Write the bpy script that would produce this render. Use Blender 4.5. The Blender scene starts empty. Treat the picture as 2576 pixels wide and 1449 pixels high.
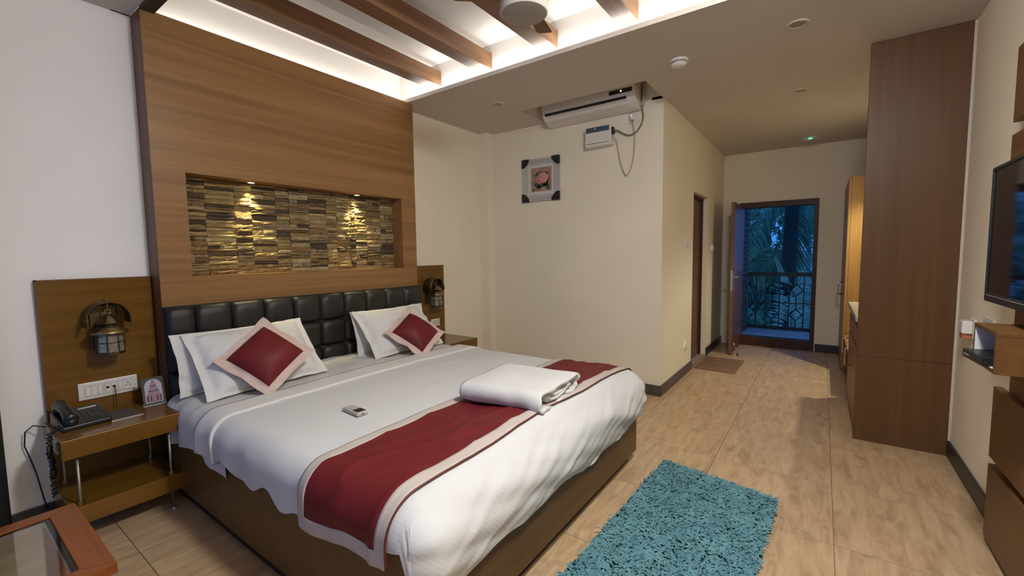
import bpy, bmesh, math, random
import numpy as np
from mathutils import Vector, Matrix, noise

random.seed(7)
rng = np.random.default_rng(7)
SC = bpy.context.scene
COL = SC.collection
PI = math.pi

# ------------------------------------------------------------------ camera
CAM = Vector((0.0, -3.1031, 1.2854))
YAW, PITCH, ROLL, FPX = 0.6216, -0.0770, -0.0131, 1089.27
def cam_axes():
    cy, sy, cp, sp = math.cos(YAW), math.sin(YAW), math.cos(PITCH), math.sin(PITCH)
    f = Vector((cy * cp, sy * cp, sp)); r = Vector((sy, -cy, 0)); u = r.cross(f)
    c, s = math.cos(ROLL), math.sin(ROLL)
    return f, r * c + u * s, u * c - r * s
F_, R_, U_ = cam_axes()
cd = bpy.data.cameras.new('camera'); cam = bpy.data.objects.new('camera', cd); COL.objects.link(cam)
cd.sensor_fit = 'HORIZONTAL'; cd.sensor_width = 36; cd.lens = FPX / 2576 * 36
cd.clip_start = 0.02; cd.clip_end = 200
M = Matrix((R_, U_, -F_)).transposed().to_4x4(); M.translation = CAM
cam.matrix_world = M
SC.camera = cam
# ------------------------------------------------------------------ world, exposure
w = bpy.data.worlds.new('dusk_sky'); SC.world = w; w.use_nodes = True
bg = w.node_tree.nodes['Background']
bg.inputs[0].default_value = (0.05, 0.23, 0.72, 1); bg.inputs[1].default_value = 0.62
SC.view_settings.view_transform = 'Standard'; SC.view_settings.look = 'None'
SC.view_settings.gamma = 1; SC.view_settings.use_curve_mapping = False
SC.view_settings.exposure = 0.9
SC.cycles.use_denoising = True
SC.cycles.max_bounces = 10; SC.cycles.diffuse_bounces = 6; SC.cycles.sample_clamp_indirect = 6
LED_POWER = 15.0          # cove strip emission
SPOT_POWER = 15.0          # niche spots (W)
LAMP_POWER = 44.0         # wall lamp over the dressing bench (W)
FILL_POWER = 138.0        # unseen fill lamp added on the ceiling to even out the room

# ------------------------------------------------------------------ material helpers
MATS = {}
def lin(c):
    return tuple((x / 255 / 12.92 if x / 255 <= 0.04045 else ((x / 255 + 0.055) / 1.055) ** 2.4) for x in c)
def base_mat(name):
    m = bpy.data.materials.new(name); m.use_nodes = True
    nt = m.node_tree; b = nt.nodes['Principled BSDF']; MATS[name] = m
    return m, nt, b
def N(nt, t, **kw):
    n = nt.nodes.new(t)
    for k, v in kw.items(): setattr(n, k, v)
    return n
def plain(name, col, rough=0.5, metal=0.0, spec=0.5, bump=0, bscale=200, var=0.0, vscale=3.0, coat=0):
    m, nt, b = base_mat(name)
    b.inputs['Base Color'].default_value = (*col, 1); b.inputs['Roughness'].default_value = rough
    b.inputs['Metallic'].default_value = metal; b.inputs['Specular IOR Level'].default_value = spec
    if coat: b.inputs['Coat Weight'].default_value = coat; b.inputs['Coat Roughness'].default_value = .1
    tc = N(nt, 'ShaderNodeTexCoord')
    if var:
        n = N(nt, 'ShaderNodeTexNoise'); n.inputs['Scale'].default_value = vscale; n.inputs['Detail'].default_value = 5
        nt.links.new(tc.outputs['Object'], n.inputs['Vector'])
        r = N(nt, 'ShaderNodeValToRGB'); e = r.color_ramp.elements
        e[0].position = .3; e[1].position = .7
        e[0].color = (*[c * (1 - var) for c in col], 1); e[1].color = (*[min(1, c * (1 + var)) for c in col], 1)
        nt.links.new(n.outputs['Fac'], r.inputs['Fac']); nt.links.new(r.outputs['Color'], b.inputs['Base Color'])
    if bump:
        n = N(nt, 'ShaderNodeTexNoise'); n.inputs['Scale'].default_value = bscale; n.inputs['Detail'].default_value = 3
        nt.links.new(tc.outputs['Object'], n.inputs['Vector'])
        bp = N(nt, 'ShaderNodeBump'); bp.inputs['Strength'].default_value = bump; bp.inputs['Distance'].default_value = .002
        nt.links.new(n.outputs['Fac'], bp.inputs['Height']); nt.links.new(bp.outputs['Normal'], b.inputs['Normal'])
    return m
def wood(name, c0, c1, axis='X', rough=.35, sc=1.0, coat=0.0, fine=55):
    m, nt, b = base_mat(name)
    tc = N(nt, 'ShaderNodeTexCoord'); mp = N(nt, 'ShaderNodeMapping')
    s = {'X': (.7, 26, 26), 'Y': (26, .7, 26), 'Z': (26, 26, .7)}[axis]
    mp.inputs['Scale'].default_value = [v * sc for v in s]
    nt.links.new(tc.outputs['Object'], mp.inputs['Vector'])
    n = N(nt, 'ShaderNodeTexNoise'); n.inputs['Scale'].default_value = 1.0; n.inputs['Detail'].default_value = 6; n.inputs['Roughness'].default_value = .62
    n.inputs['Distortion'].default_value = .35
    nt.links.new(mp.outputs['Vector'], n.inputs['Vector'])
    r = N(nt, 'ShaderNodeValToRGB'); e = r.color_ramp.elements
    e[0].position = .25; e[1].position = .62; e[0].color = (*c0, 1); e[1].color = (*c1, 1)
    nt.links.new(n.outputs['Fac'], r.inputs['Fac']); nt.links.new(r.outputs['Color'], b.inputs['Base Color'])
    b.inputs['Roughness'].default_value = rough; b.inputs['Specular IOR Level'].default_value = .25
    if coat: b.inputs['Coat Weight'].default_value = coat; b.inputs['Coat Roughness'].default_value = .12
    return m
def emit(name, col, strength):
    m, nt, b = base_mat(name)
    b.inputs['Base Color'].default_value = (*col, 1)
    b.inputs['Emission Color'].default_value = (*col, 1); b.inputs['Emission Strength'].default_value = strength
    return m
def glass(name, col=(1, 1, 1), rough=.02, alpha_mix=None):
    m, nt, b = base_mat(name)
    b.inputs['Base Color'].default_value = (*col, 1); b.inputs['Roughness'].default_value = rough
    b.inputs['Transmission Weight'].default_value = 1.0; b.inputs['IOR'].default_value = 1.45
    return m

M_wall = plain('cream_paint', (.84, .77, .62), .75, spec=.2, var=.03, vscale=2.0, bump=.06, bscale=120)
M_wallw = plain('off_white_paint', (.89, .875, .87), .75, spec=.2, var=.03, vscale=2.0, bump=.06, bscale=120)
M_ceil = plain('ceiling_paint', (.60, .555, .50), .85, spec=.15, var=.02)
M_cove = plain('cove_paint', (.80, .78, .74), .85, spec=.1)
M_veneer = wood('teak_veneer', (.185, .092, .034), (.30, .16, .064), 'X', .38, .6)
M_venz = wood('teak_veneer_upright', (.195, .085, .03), (.285, .135, .055), 'Z', .42, .6)
M_edge = wood('dark_shaded_edge_veneer', (.10, .045, .02), (.17, .08, .038), 'Z', .45)
M_beam = wood('beam_veneer', (.14, .072, .035), (.23, .12, .062), 'X', .4)
M_darktrim = plain('black_brown_trim', (.03, .022, .018), .5)
M_base = wood('bed_veneer', (.085, .044, .014), (.125, .066, .021), 'X', .4)
M_basey = wood('bed_veneer_side', (.085, .044, .014), (.125, .066, .021), 'Y', .4)
M_stand = wood('nightstand_veneer', (.115, .053, .007), (.175, .082, .012), 'X', .25, coat=.2)
M_tablewood = wood('red_brown_wood', (.15, .042, .008), (.235, .068, .015), 'Y', .3)
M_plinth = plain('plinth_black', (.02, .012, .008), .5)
M_tvboard = wood('tv_veneer', (.10, .045, .014), (.155, .072, .022), 'X', .4)
M_orange = wood('orange_veneer', (.20, .105, .028), (.29, .155, .045), 'Z', .4)
M_skirt = plain('skirting_stone', (.085, .068, .055), .45, var=.3, vscale=12)
M_skirtd = plain('skirting_black', (.022, .02, .019), .4, var=.2, vscale=9)
M_white = plain('white_plastic', (.74, .71, .66), .35)
M_whited = plain('off_white_plastic', (.60, .56, .50), .4)
M_grey = plain('grey_plastic', (.25, .24, .22), .5)
M_black = plain('black_plastic', (.012, .012, .013), .35)
M_blackm = plain('black_matte', (.012, .012, .012), .7)
M_chrome = plain('chrome', (.62, .6, .56), .25, metal=1)
M_rod = plain('dull_steel', (.30, .26, .19), .4, metal=.8)
M_brass = plain('aged_brass', (.36, .27, .13), .36, metal=1, var=.3, vscale=40)
M_antique = plain('dark_antique_brass', (.12, .085, .045), .45, metal=.9, var=.4, vscale=50)
M_lampglass = plain('dusty_glass', (.22, .20, .15), .15, spec=.6, var=.25, vscale=60)
M_leather = plain('black_leather', (.017, .014, .013), .36, spec=.5, bump=.25, bscale=260)
M_linen = plain('white_linen', (.68, .67, .655), .85, spec=.1, bump=.12, bscale=160)
def stripes(m):
    nt = m.node_tree; b = nt.nodes['Principled BSDF']; tc = N(nt, 'ShaderNodeTexCoord'); sp = N(nt, 'ShaderNodeSeparateXYZ'); ad = N(nt, 'ShaderNodeMath', operation='ADD')
    nt.links.new(tc.outputs['Object'], sp.inputs[0]); nt.links.new(sp.outputs[0], ad.inputs[0]); nt.links.new(sp.outputs[2], ad.inputs[1])
    mu = N(nt, 'ShaderNodeMath', operation='MULTIPLY'); mu.inputs[1].default_value = 330; nt.links.new(ad.outputs[0], mu.inputs[0])
    si = N(nt, 'ShaderNodeMath', operation='SINE'); nt.links.new(mu.outputs[0], si.inputs[0])
    bp = N(nt, 'ShaderNodeBump'); bp.inputs["Strength"].default_value = .03; bp.inputs["Distance"].default_value = .003
    nt.links.new(si.outputs[0], bp.inputs['Height']); old = b.inputs['Normal'].links[0].from_socket if b.inputs['Normal'].links else None
    if old: nt.links.new(old, bp.inputs['Normal'])
    nt.links.new(bp.outputs['Normal'], b.inputs['Normal'])
M_linen3 = plain('white_striped_linen', (.61, .612, .61), .85, spec=.1, bump=.12, bscale=160); stripes(M_linen3)
M_linen2 = plain('white_cotton', (.60, .59, .58), .85, spec=.1, bump=.15, bscale=120)
M_towel = plain('white_terry', (.66, .65, .64), .95, spec=.05, bump=.9, bscale=420)
M_red = plain('maroon_satin', (.135, .012, .014), .55, spec=.25, var=.1, vscale=5)
M_blush = plain('blush_border_cloth', (.60, .47, .41), .85, spec=.1, bump=.1, bscale=200)
M_runborder = plain('beige_border_cloth', (.50, .44, .395), .85, spec=.1, bump=.1, bscale=200)
M_maroonpipe = plain('maroon_piping', (.10, .016, .014), .6)
M_glassclear = glass('clear_glass', (.88, .92, .90))
M_screen = plain('tv_screen_glass', (.004, .005, .006), .06, spec=.6)
M_rubber = plain('cable_black', (.02, .02, .02), .5)
M_cablegrey = plain('cable_grey', (.17, .16, .14), .5)
M_cablebeige = plain('cable_beige', (.42, .37, .28), .5)
M_led2 = emit('panel_led', (1.0, .975, .93), LED_POWER * .30)
M_led = emit('cove_led', (1.0, .975, .93), LED_POWER)
M_leaf_dark = plain('leaf_dark', (.06, .15, .085), .5, var=.3, vscale=4)
M_leaf = plain('leaf_mid', (.12, .24, .14), .5, var=.3, vscale=4)
M_leaf_pale = plain('leaf_pale', (.28, .46, .36), .5, var=.2, vscale=4)
M_bark = plain('bark', (.03, .028, .022), .9, var=.4, vscale=8)
M_iron = plain('black_iron', (.012, .012, .012), .5)
M_doorwood = wood('door_wood', (.10, .042, .022), (.155, .07, .035), 'Z', .35)
M_framewood = wood('door_frame_wood', (.040, .017, .011), (.065, .030, .018), 'Z', .4)
M_bluegrey = plain('balcony_screed', (.30, .31, .33), .8, var=.15, vscale=3)
M_ground = plain('garden_ground', (.045, .075, .04), .95, var=.4, vscale=2)
M_brick = plain('pillar_brick', (.10, .075, .065), .85, var=.3, vscale=15)
M_granite = plain('counter_granite', (.36, .32, .25), .3, var=.35, vscale=70)
M_curtain = plain('dark_curtain', (.012, .016, .012), .9, var=.4, vscale=12)

def floor_mat():
    m, nt, b = base_mat('travertine_tile')
    tc = N(nt, 'ShaderNodeTexCoord'); oi = N(nt, 'ShaderNodeObjectInfo')
    add = N(nt, 'ShaderNodeVectorMath', operation='ADD'); mul = N(nt, 'ShaderNodeVectorMath', operation='SCALE')
    cmb = N(nt, 'ShaderNodeCombineXYZ')
    nt.links.new(oi.outputs['Random'], cmb.inputs[0]); nt.links.new(oi.outputs['Random'], cmb.inputs[1])
    nt.links.new(cmb.outputs[0], mul.inputs[0]); mul.inputs['Scale'].default_value = 9.0
    nt.links.new(tc.outputs['Object'], add.inputs[0]); nt.links.new(mul.outputs[0], add.inputs[1])
    mp = N(nt, 'ShaderNodeMapping'); mp.inputs['Scale'].default_value = (2.2, 13, 1)
    nt.links.new(add.outputs[0], mp.inputs['Vector'])
    n = N(nt, 'ShaderNodeTexNoise'); n.inputs['Scale'].default_value = 1.0; n.inputs['Detail'].default_value = 6
    n.inputs['Roughness'].default_value = .6; n.inputs['Distortion'].default_value = .9
    nt.links.new(mp.outputs[0], n.inputs['Vector'])
    r = N(nt, 'ShaderNodeValToRGB'); e = r.color_ramp.elements
    e[0].position = .30; e[1].position = .68
    e[0].color = (.37, .24, .128, 1); e[1].color = (.585, .42, .255, 1)
    nt.links.new(n.outputs['Fac'], r.inputs['Fac'])
    n2 = N(nt, 'ShaderNodeTexNoise'); n2.inputs['Scale'].default_value = 6.5; n2.inputs['Detail'].default_value = 2
    nt.links.new(add.outputs[0], n2.inputs['Vector'])
    r2 = N(nt, 'ShaderNodeValToRGB'); e = r2.color_ramp.elements
    e[0].position = .60; e[1].position = .74; e[0].color = (0, 0, 0, 1); e[1].color = (.55, .55, .55, 1)
    nt.links.new(n2.outputs['Fac'], r2.inputs['Fac'])
    mx = N(nt, 'ShaderNodeMix', data_type='RGBA')
    nt.links.new(r2.outputs['Color'], mx.inputs[0]); nt.links.new(r.outputs['Color'], mx.inputs[6])
    mx.inputs[7].default_value = (.27, .175, .10, 1)
    nt.links.new(mx.outputs[2], b.inputs['Base Color'])
    b.inputs['Roughness'].default_value = .42; b.inputs['Specular IOR Level'].default_value = .45
    return m
M_tile = floor_mat()
M_grout = plain('grout', (.20, .14, .09), .9)

def stone_mat():
    m, nt, b = base_mat('ledge_stone')
    tc = N(nt, 'ShaderNodeTexCoord'); oi = N(nt, 'ShaderNodeObjectInfo')
    r = N(nt, 'ShaderNodeValToRGB'); cr = r.color_ramp; cr.interpolation = 'CONSTANT'
    pal = [(.33, .25, .12), (.24, .185, .09), (.40, .32, .16), (.14, .10, .055), (.30, .215, .095), (.36, .295, .175), (.24, .155, .075),
           (.085, .066, .042), (.42, .34, .19), (.27, .215, .13), (.34, .24, .12)]
    cr.elements[0].color = (*pal[0], 1); cr.elements[1].position = 1 / len(pal); cr.elements[1].color = (*pal[1], 1)
    for i, c in enumerate(pal[2:], 2):
        el = cr.elements.new(i / len(pal)); el.color = (*c, 1)
    nt.links.new(oi.outputs['Random'], r.inputs['Fac'])
    cmb = N(nt, 'ShaderNodeCombineXYZ'); add = N(nt, 'ShaderNodeVectorMath', operation='ADD')
    mul = N(nt, 'ShaderNodeMath', operation='MULTIPLY'); mul.inputs[1].default_value = 20
    nt.links.new(oi.outputs['Random'], mul.inputs[0]); nt.links.new(mul.outputs[0], cmb.inputs[0])
    nt.links.new(tc.outputs['Object'], add.inputs[0]); nt.links.new(cmb.outputs[0], add.inputs[1])
    n = N(nt, 'ShaderNodeTexNoise'); n.inputs['Scale'].default_value = 3.0; n.inputs['Detail'].default_value = 8
    nt.links.new(add.outputs[0], n.inputs['Vector'])
    r3 = N(nt, 'ShaderNodeValToRGB'); r3.color_ramp.elements[0].color = (.55, .5, .45, 1); r3.color_ramp.elements[1].color = (1.25, 1.2, 1.1, 1)
    r3.color_ramp.elements[0].position = .3; r3.color_ramp.elements[1].position = .7
    nt.links.new(n.outputs['Fac'], r3.inputs['Fac'])
    mx = N(nt, 'ShaderNodeMix', data_type='RGBA', blend_type='MULTIPLY'); mx.inputs[0].default_value = 1
    nt.links.new(r.outputs['Color'], mx.inputs[6]); nt.links.new(r3.outputs['Color'], mx.inputs[7])
    nt.links.new(mx.outputs[2], b.inputs['Base Color'])
    bp = N(nt, 'ShaderNodeBump'); bp.inputs['Strength'].default_value = .8; bp.inputs['Distance'].default_value = .01
    nt.links.new(n.outputs['Fac'], bp.inputs['Height']); nt.links.new(bp.outputs['Normal'], b.inputs['Normal'])
    b.inputs['Roughness'].default_value = .75; b.inputs['Specular IOR Level'].default_value = .25
    return m
M_stone = stone_mat()
def rug_mat():
    m, nt, b = base_mat('teal_shag')
    g = N(nt, 'ShaderNodeTexCoord'); n = N(nt, 'ShaderNodeTexNoise'); n.inputs['Scale'].default_value = 9; n.inputs['Detail'].default_value = 3
    nt.links.new(g.outputs['Object'], n.inputs['Vector'])
    r = N(nt, 'ShaderNodeValToRGB'); e = r.color_ramp.elements
    e[0].position = .3; e[1].position = .7; e[0].color = (.10, .225, .265, 1); e[1].color = (.155, .32, .355, 1)
    nt.links.new(n.outputs['Fac'], r.inputs['Fac']); nt.links.new(r.outputs['Color'], b.inputs['Base Color'])
    b.inputs['Roughness'].default_value = .9; b.inputs['Specular IOR Level'].default_value = .15
    return m
M_rug = rug_mat()

# ------------------------------------------------------------------ mesh helpers
class MB:
    def __init__(s): s.v = []; s.f = []; s.mi = []; s.cur = 0
    def _add(s, vs, fs):
        o = len(s.v); s.v += [tuple(v) for v in vs]
        for f in fs: s.f.append(tuple(i + o for i in f)); s.mi.append(s.cur)
    def mat(s, i): s.cur = i; return s
    def box(s, x0, x1, y0, y1, z0, z1, T=None):
        x0, x1 = min(x0, x1), max(x0, x1); y0, y1 = min(y0, y1), max(y0, y1); z0, z1 = min(z0, z1), max(z0, z1)
        vs = [(x0, y0, z0), (x1, y0, z0), (x1, y1, z0), (x0, y1, z0), (x0, y0, z1), (x1, y0, z1), (x1, y1, z1), (x0, y1, z1)]
        if T is not None: vs = [T @ Vector(v) for v in vs]
        s._add(vs, [(0, 3, 2, 1), (4, 5, 6, 7), (0, 1, 5, 4), (1, 2, 6, 5), (2, 3, 7, 6), (3, 0, 4, 7)]); return s
    def tube(s, pts, r, n=8, caps=True):
        P = [Vector(p) for p in pts]; k = len(P); rs = r if isinstance(r, (list, tuple)) else [r] * k
        d0 = (P[1] - P[0]).normalized(); ref = Vector((0, 0, 1)) if abs(d0.z) < .9 else Vector((1, 0, 0))
        u = d0.cross(ref).normalized(); vs = []
        for i, p in enumerate(P):
            d = (P[min(i + 1, k - 1)] - P[max(i - 1, 0)]).normalized()
            u = (u - d * u.dot(d)).normalized(); v = d.cross(u)
            for j in range(n):
                a = 2 * PI * j / n; vs.append(p + (u * math.cos(a) + v * math.sin(a)) * rs[i])
        fs = []
        for i in range(k - 1):
            for j in range(n):
                a, b = i * n + j, i * n + (j + 1) % n; fs.append((a, b, b + n, a + n))
        if caps: fs.append(tuple(range(n))[::-1]); fs.append(tuple(range((k - 1) * n, k * n)))
        s._add(vs, fs); return s
    def lathe(s, prof, n=24, T=None, a0=0, a1=2 * PI):
        full = abs(a1 - a0 - 2 * PI) < 1e-6; m = n if full else n + 1; vs = []
        for (r, z) in prof:
            for j in range(m):
                a = a0 + (a1 - a0) * j / n; vs.append(Vector((r * math.cos(a), r * math.sin(a), z)))
        if T is not None: vs = [T @ v for v in vs]
        fs = []
        for i in range(len(prof) - 1):
            for j in range(n):
                a, b = i * m + j, i * m + (j + 1) % m; fs.append((a, b, b + m, a + m))
        s._add(vs, fs); return s
    def poly(s, pts): s._add(pts, [tuple(range(len(pts)))]); return s
    def prism(s, pts, off):
        n = len(pts); off = Vector(off); a = [Vector(p) for p in pts]; b = [p + off for p in a]
        s._add(a + b, [tuple(range(n))[::-1], tuple(range(n, 2 * n))] + [(i, (i + 1) % n, (i + 1) % n + n, i + n) for i in range(n)]); return s
    def grid(s, fn, nu, nv, keep=None):
        vs = [fn(i / nu, j / nv) for i in range(nu + 1) for j in range(nv + 1)]
        fs = [(i * (nv + 1) + j, (i + 1) * (nv + 1) + j, (i + 1) * (nv + 1) + j + 1, i * (nv + 1) + j + 1)
              for i in range(nu) for j in range(nv) if keep is None or keep((i + .5) / nu, (j + .5) / nv)]
        s._add(vs, fs); return s
    def mesh(s, name, mats, smooth=False, bevel=0, seg=2, recalc=True):
        me = bpy.data.meshes.new(name); me.from_pydata(s.v, [], s.f)
        for m in (mats if isinstance(mats, (list, tuple)) else [mats]): me.materials.append(m)
        if isinstance(mats, (list, tuple)) and len(mats) > 1:
            me.polygons.foreach_set('material_index', s.mi)
        if bevel or recalc:
            bm = bmesh.new(); bm.from_mesh(me)
            if recalc: bmesh.ops.recalc_face_normals(bm, faces=bm.faces)
            if bevel:
                ed = [e for e in bm.edges if len(e.link_faces) == 2 and e.calc_face_angle(0) > .6]
                bmesh.ops.bevel(bm, geom=ed, offset=bevel, segments=seg, profile=.5, affect='EDGES', clamp_overlap=True)
            bm.to_mesh(me); bm.free()
        if smooth: me.polygons.foreach_set('use_smooth', [True] * len(me.polygons))
        me.update(); return me
    def build(s, name, mats, parent=None, **kw):
        o = bpy.data.objects.new(name, s.mesh(name, mats, **kw)); COL.objects.link(o)
        if parent is not None: adopt(o, parent)
        return o
def adopt(o, p):
    o.parent = p
    o.matrix_parent_inverse = world_of(p).inverted()
def world_of(o):
    m = o.matrix_basis.copy()
    if o.parent: m = world_of(o.parent) @ o.matrix_parent_inverse @ m
    return m
def tag(o, label, cat, group=None, kind=None):
    o['label'] = label; o['category'] = cat
    if group: o['group'] = group
    if kind: o['kind'] = kind
    return o
def thing(name, loc, label, cat, group=None):
    o = bpy.data.objects.new(name, None); COL.objects.link(o); o.location = loc
    o.empty_display_size = .05
    return tag(o, label, cat, group)
def struct(o): o['kind'] = 'structure'; return o
def inst(name, me, loc, parent, scale=(1, 1, 1), rot=(0, 0, 0)):
    o = bpy.data.objects.new(name, me); COL.objects.link(o); o.location = loc; o.scale = scale; o.rotation_euler = rot
    adopt(o, parent); return o
def smoothobj(o, ang=40):
    o.data.polygons.foreach_set('use_smooth', [True] * len(o.data.polygons))
    try: o.data.set_sharp_from_angle(angle=math.radians(ang))
    except Exception: pass
    return o
def sphere_mb(c, r, sx=1, sy=1, sz=1, n=10, m=14):
    mb = MB(); c = Vector(c)
    mb.lathe([(max(1e-4, r * math.sin(PI * i / n)), -r * math.cos(PI * i / n)) for i in range(n + 1)], m,
             Matrix.Translation(c) @ Matrix.Diagonal((sx, sy, sz, 1)))
    return mb
def pray(px, py, axis, val):
    """world point where the line of sight through a photo pixel meets a plane (measuring aid for real positions)"""
    d = F_ + R_ * ((px - 1288) / FPX) + U_ * (-(py - 724.5) / FPX); i = 'xyz'.index(axis)
    return CAM + d * ((val - CAM[i]) / d[i])

def smoothpath(pts, n=10):
    P = [Vector(p) for p in pts]; out = []
    for i in range(len(P) - 1):
        p0, p1, p2, p3 = P[max(i - 1, 0)], P[i], P[i + 1], P[min(i + 2, len(P) - 1)]
        for k in range(n):
            t_ = k / n; out.append(.5 * ((2 * p1) + (p2 - p0) * t_ + (2 * p0 - 5 * p1 + 4 * p2 - p3) * t_ ** 2 + (3 * p1 - p0 - 3 * p2 + p3) * t_ ** 3))
    return out + [P[-1]]
# ------------------------------------------------------------------ room dimensions
ZC = 2.60; ZH = 2.85
XN = -1.7                       # wall behind the camera
X1 = 3.854; X2 = 6.678; X3 = 3.684
YC = -1.959; YW = -3.785; YP = -.16
XPL, XPR = .803, 2.656          # headboard panel
CV0, CV1 = .865, 2.598          # cove opening in x
CY1 = -2.78                     # cove opening end in y
T_ = .15                        # wall thickness

# floor -------------------------------------------------------------
fl = struct(MB().box(XN - T_, X2 + .12, YW - T_, T_, -.12, -.004).build('floor', M_grout))
TS = .588; tile_me = MB().box(-.5, .5, -.5, .5, -.006, 0).mesh('tile', M_tile, bevel=.0)
gx = [2.275 + TS * k for k in range(-7, 9)]; gy = [-3.187 + TS * k for k in range(-2, 7)]
def clip_tiles():
    for i in range(len(gx) - 1):
        for j in range(len(gy) - 1):
            x0, x1, y0, y1 = max(gx[i], XN), min(gx[i + 1], X2), max(gy[j], YW), min(gy[j + 1], 0)
            if x1 - x0 < .03 or y1 - y0 < .03: continue
            if x0 >= X1 + .05 and y1 > YC + .02:
                if y0 > YC - .03: continue
                y1 = YC
            g = .0016
            inst('tile', tile_me, ((x0 + x1) / 2, (y0 + y1) / 2, 0), fl, (x1 - x0 - 2 * g, y1 - y0 - 2 * g, 1))
clip_tiles()

# walls -------------------------------------------------------------
struct(MB().box(XN - T_, 1.0, 0, T_, 0, 3.0).build('wall_left', M_wallw))
struct(MB().box(1.0, X1 + T_, 0, T_, 0, 3.0).build('wall_left_far', M_wall))
struct(MB().box(XN, X2 + .12, YW - T_, YW, 0, 3.0).build('wall_right', M_wall))
# wall behind the camera with a window opening
wn = MB(); WY0, WY1, WZ0, WZ1 = -3.1, -.25, .12, 2.3
wn.box(XN - T_, XN, YW, WY0, 0, 3).box(XN - T_, XN, WY1, 0, 0, 3).box(XN - T_, XN, WY0, WY1, 0, WZ0).box(XN - T_, XN, WY0, WY1, WZ1, 3)
struct(wn.build('wall_near', M_wall))
wf = MB()
for a, b in ((WY0, WY0 + .05), (WY1 - .05, WY1), ((WY0 + WY1) / 2 - .025, (WY0 + WY1) / 2 + .025)): wf.box(XN - .1, XN - .05, a, b, WZ0, WZ1)
for a, b in ((WZ0, WZ0 + .05), (WZ1 - .05, WZ1)): wf.box(XN - .1, XN - .05, WY0, WY1, a, b)
struct(wf.build('window_1', M_framewood))
# wall with the air conditioner + corner column
struct(MB().box(X1, X1 + .14, YC, 0, 0, 3.0).build('wall_middle', M_wall))
struct(MB().box(X1 - .113, X1, -.112, 0, 0, ZC).build('wall_corner', M_wall))
# corridor wall with bathroom door opening
DX0, DX1, DZ = 4.97, 5.70, 1.935
wc = MB()
wc.box(X1 + .14, DX0, YC, YC + .12, 0, 3).box(DX1, X2 + .12, YC, YC + .12, 0, 3).box(DX0, DX1, YC, YC + .12, DZ, 3)
struct(wc.build('wall_corridor', M_wall))
# far wall with exit door opening
EY0, EY1, EZ = -3.05, -2.165, 1.94      # outer size of the frame
we = MB()
we.box(X2, X2 + .12, YC, EY1, 0, 3).box(X2, X2 + .12, YW, EY0, 0, 3).box(X2, X2 + .12, EY0, EY1, EZ, 3)
struct(we.build('wall_far', M_wall))

# ceiling -----------------------------------------------------------
RX0, RX1, RY0, RY1 = 3.395, X1, -1.955, -.80      # AC pocket
c = MB(); t = .022
c.box(XN, .80, YW, 0, ZC, ZC + t)                 # left of cove
c.box(.80, CV1, YW, CY1, ZC, ZC + t)              # front of cove
c.box(CV1, RX0, YW, 0, ZC, ZC + t)                # right of cove up to the AC pocket
c.box(RX0, X1, RY1, 0, ZC, ZC + t)                # headboard side of pocket
c.box(RX0, X1, YW, RY0, ZC, ZC + t)
c.box(X1, X2 + .12, YW, YC + .1, ZC, ZC + t)
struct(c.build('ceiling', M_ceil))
c = MB()                                          # pocket walls + lid
c.box(RX0 - .02, RX0, RY0, RY1, ZC + t, 2.95).box(RX0 - .02, X1, RY1, RY1 + .02, ZC + t, 2.95).box(RX0 - .02, X1, RY0 - .02, RY0, ZC + t, 2.95)
c.box(RX0 - .02, X1, RY0, RY1, 2.95, 2.97)
struct(c.build('ceiling_pocket', M_wall))
c = MB()                                          # raised cove ceiling
c.box(.70, XPR + .1, CY1 - .15, .01, ZH, ZH + .03)
c.box(XPR, XPR + .02, CY1 - .08, 0, ZC + t, ZH)   # end face
c.box(.70, XPR + .02, CY1 - .10, CY1 - .08, ZC + t, ZH)
c.box(.70, .72, CY1 - .10, 0, ZC + t, ZH)
c.box(.72, XPR, -.012, 0, ZC, ZH)                 # white wall above the panel
struct(c.build('ceiling_cove', M_cove))
# dark timber edge of the cove
struct(MB().box(.80, CV0, CY1, YP, ZC - .012, ZC + .05).build('trim_1', M_darktrim, bevel=.004))
struct(MB().box(CV1 - .004, CV1, CY1, YP, ZC - .004, ZC + .026).build('trim_2', M_ceil))

# LED strips of the cove
for nm, b_, lb in (('led_strip', (2.612, 2.642, CY1 + .05, -.17, ZC + t, ZC + t + .006), 'glowing white light strip along the cove edge over the bed foot'),
                   ('led_strip', (.88, 2.60, -.10, -.06, ZC + .001, ZC + .008), 'glowing white light strip on top of the headboard panel'),
                   ('led_strip', (.90, 2.60, CY1 - .06, CY1 - .02, ZC + t, ZC + t + .006), 'glowing white light strip on the camera side of the cove')):
    tag(MB().box(*b_).build(nm, M_led2 if 'headboard' in lb else M_led), lb, 'light strip')

# beams -------------------------------------------------------------
bl = ['brown wooden ceiling beam nearest the headboard panel', 'second brown wooden ceiling beam from the headboard panel',
      'third brown wooden ceiling beam, just behind the fan hub', 'fourth brown wooden ceiling beam, farthest from the headboard panel']
for i, yr in enumerate((-.516, -1.045, -1.606, -2.158)):
    o = MB().box(.72, XPR, yr, yr + .115, 2.668, 2.784).build('ceiling_beam', M_beam, bevel=.002, seg=1)
    tag(o, bl[i], 'beam', 'beams across the cove')

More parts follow.
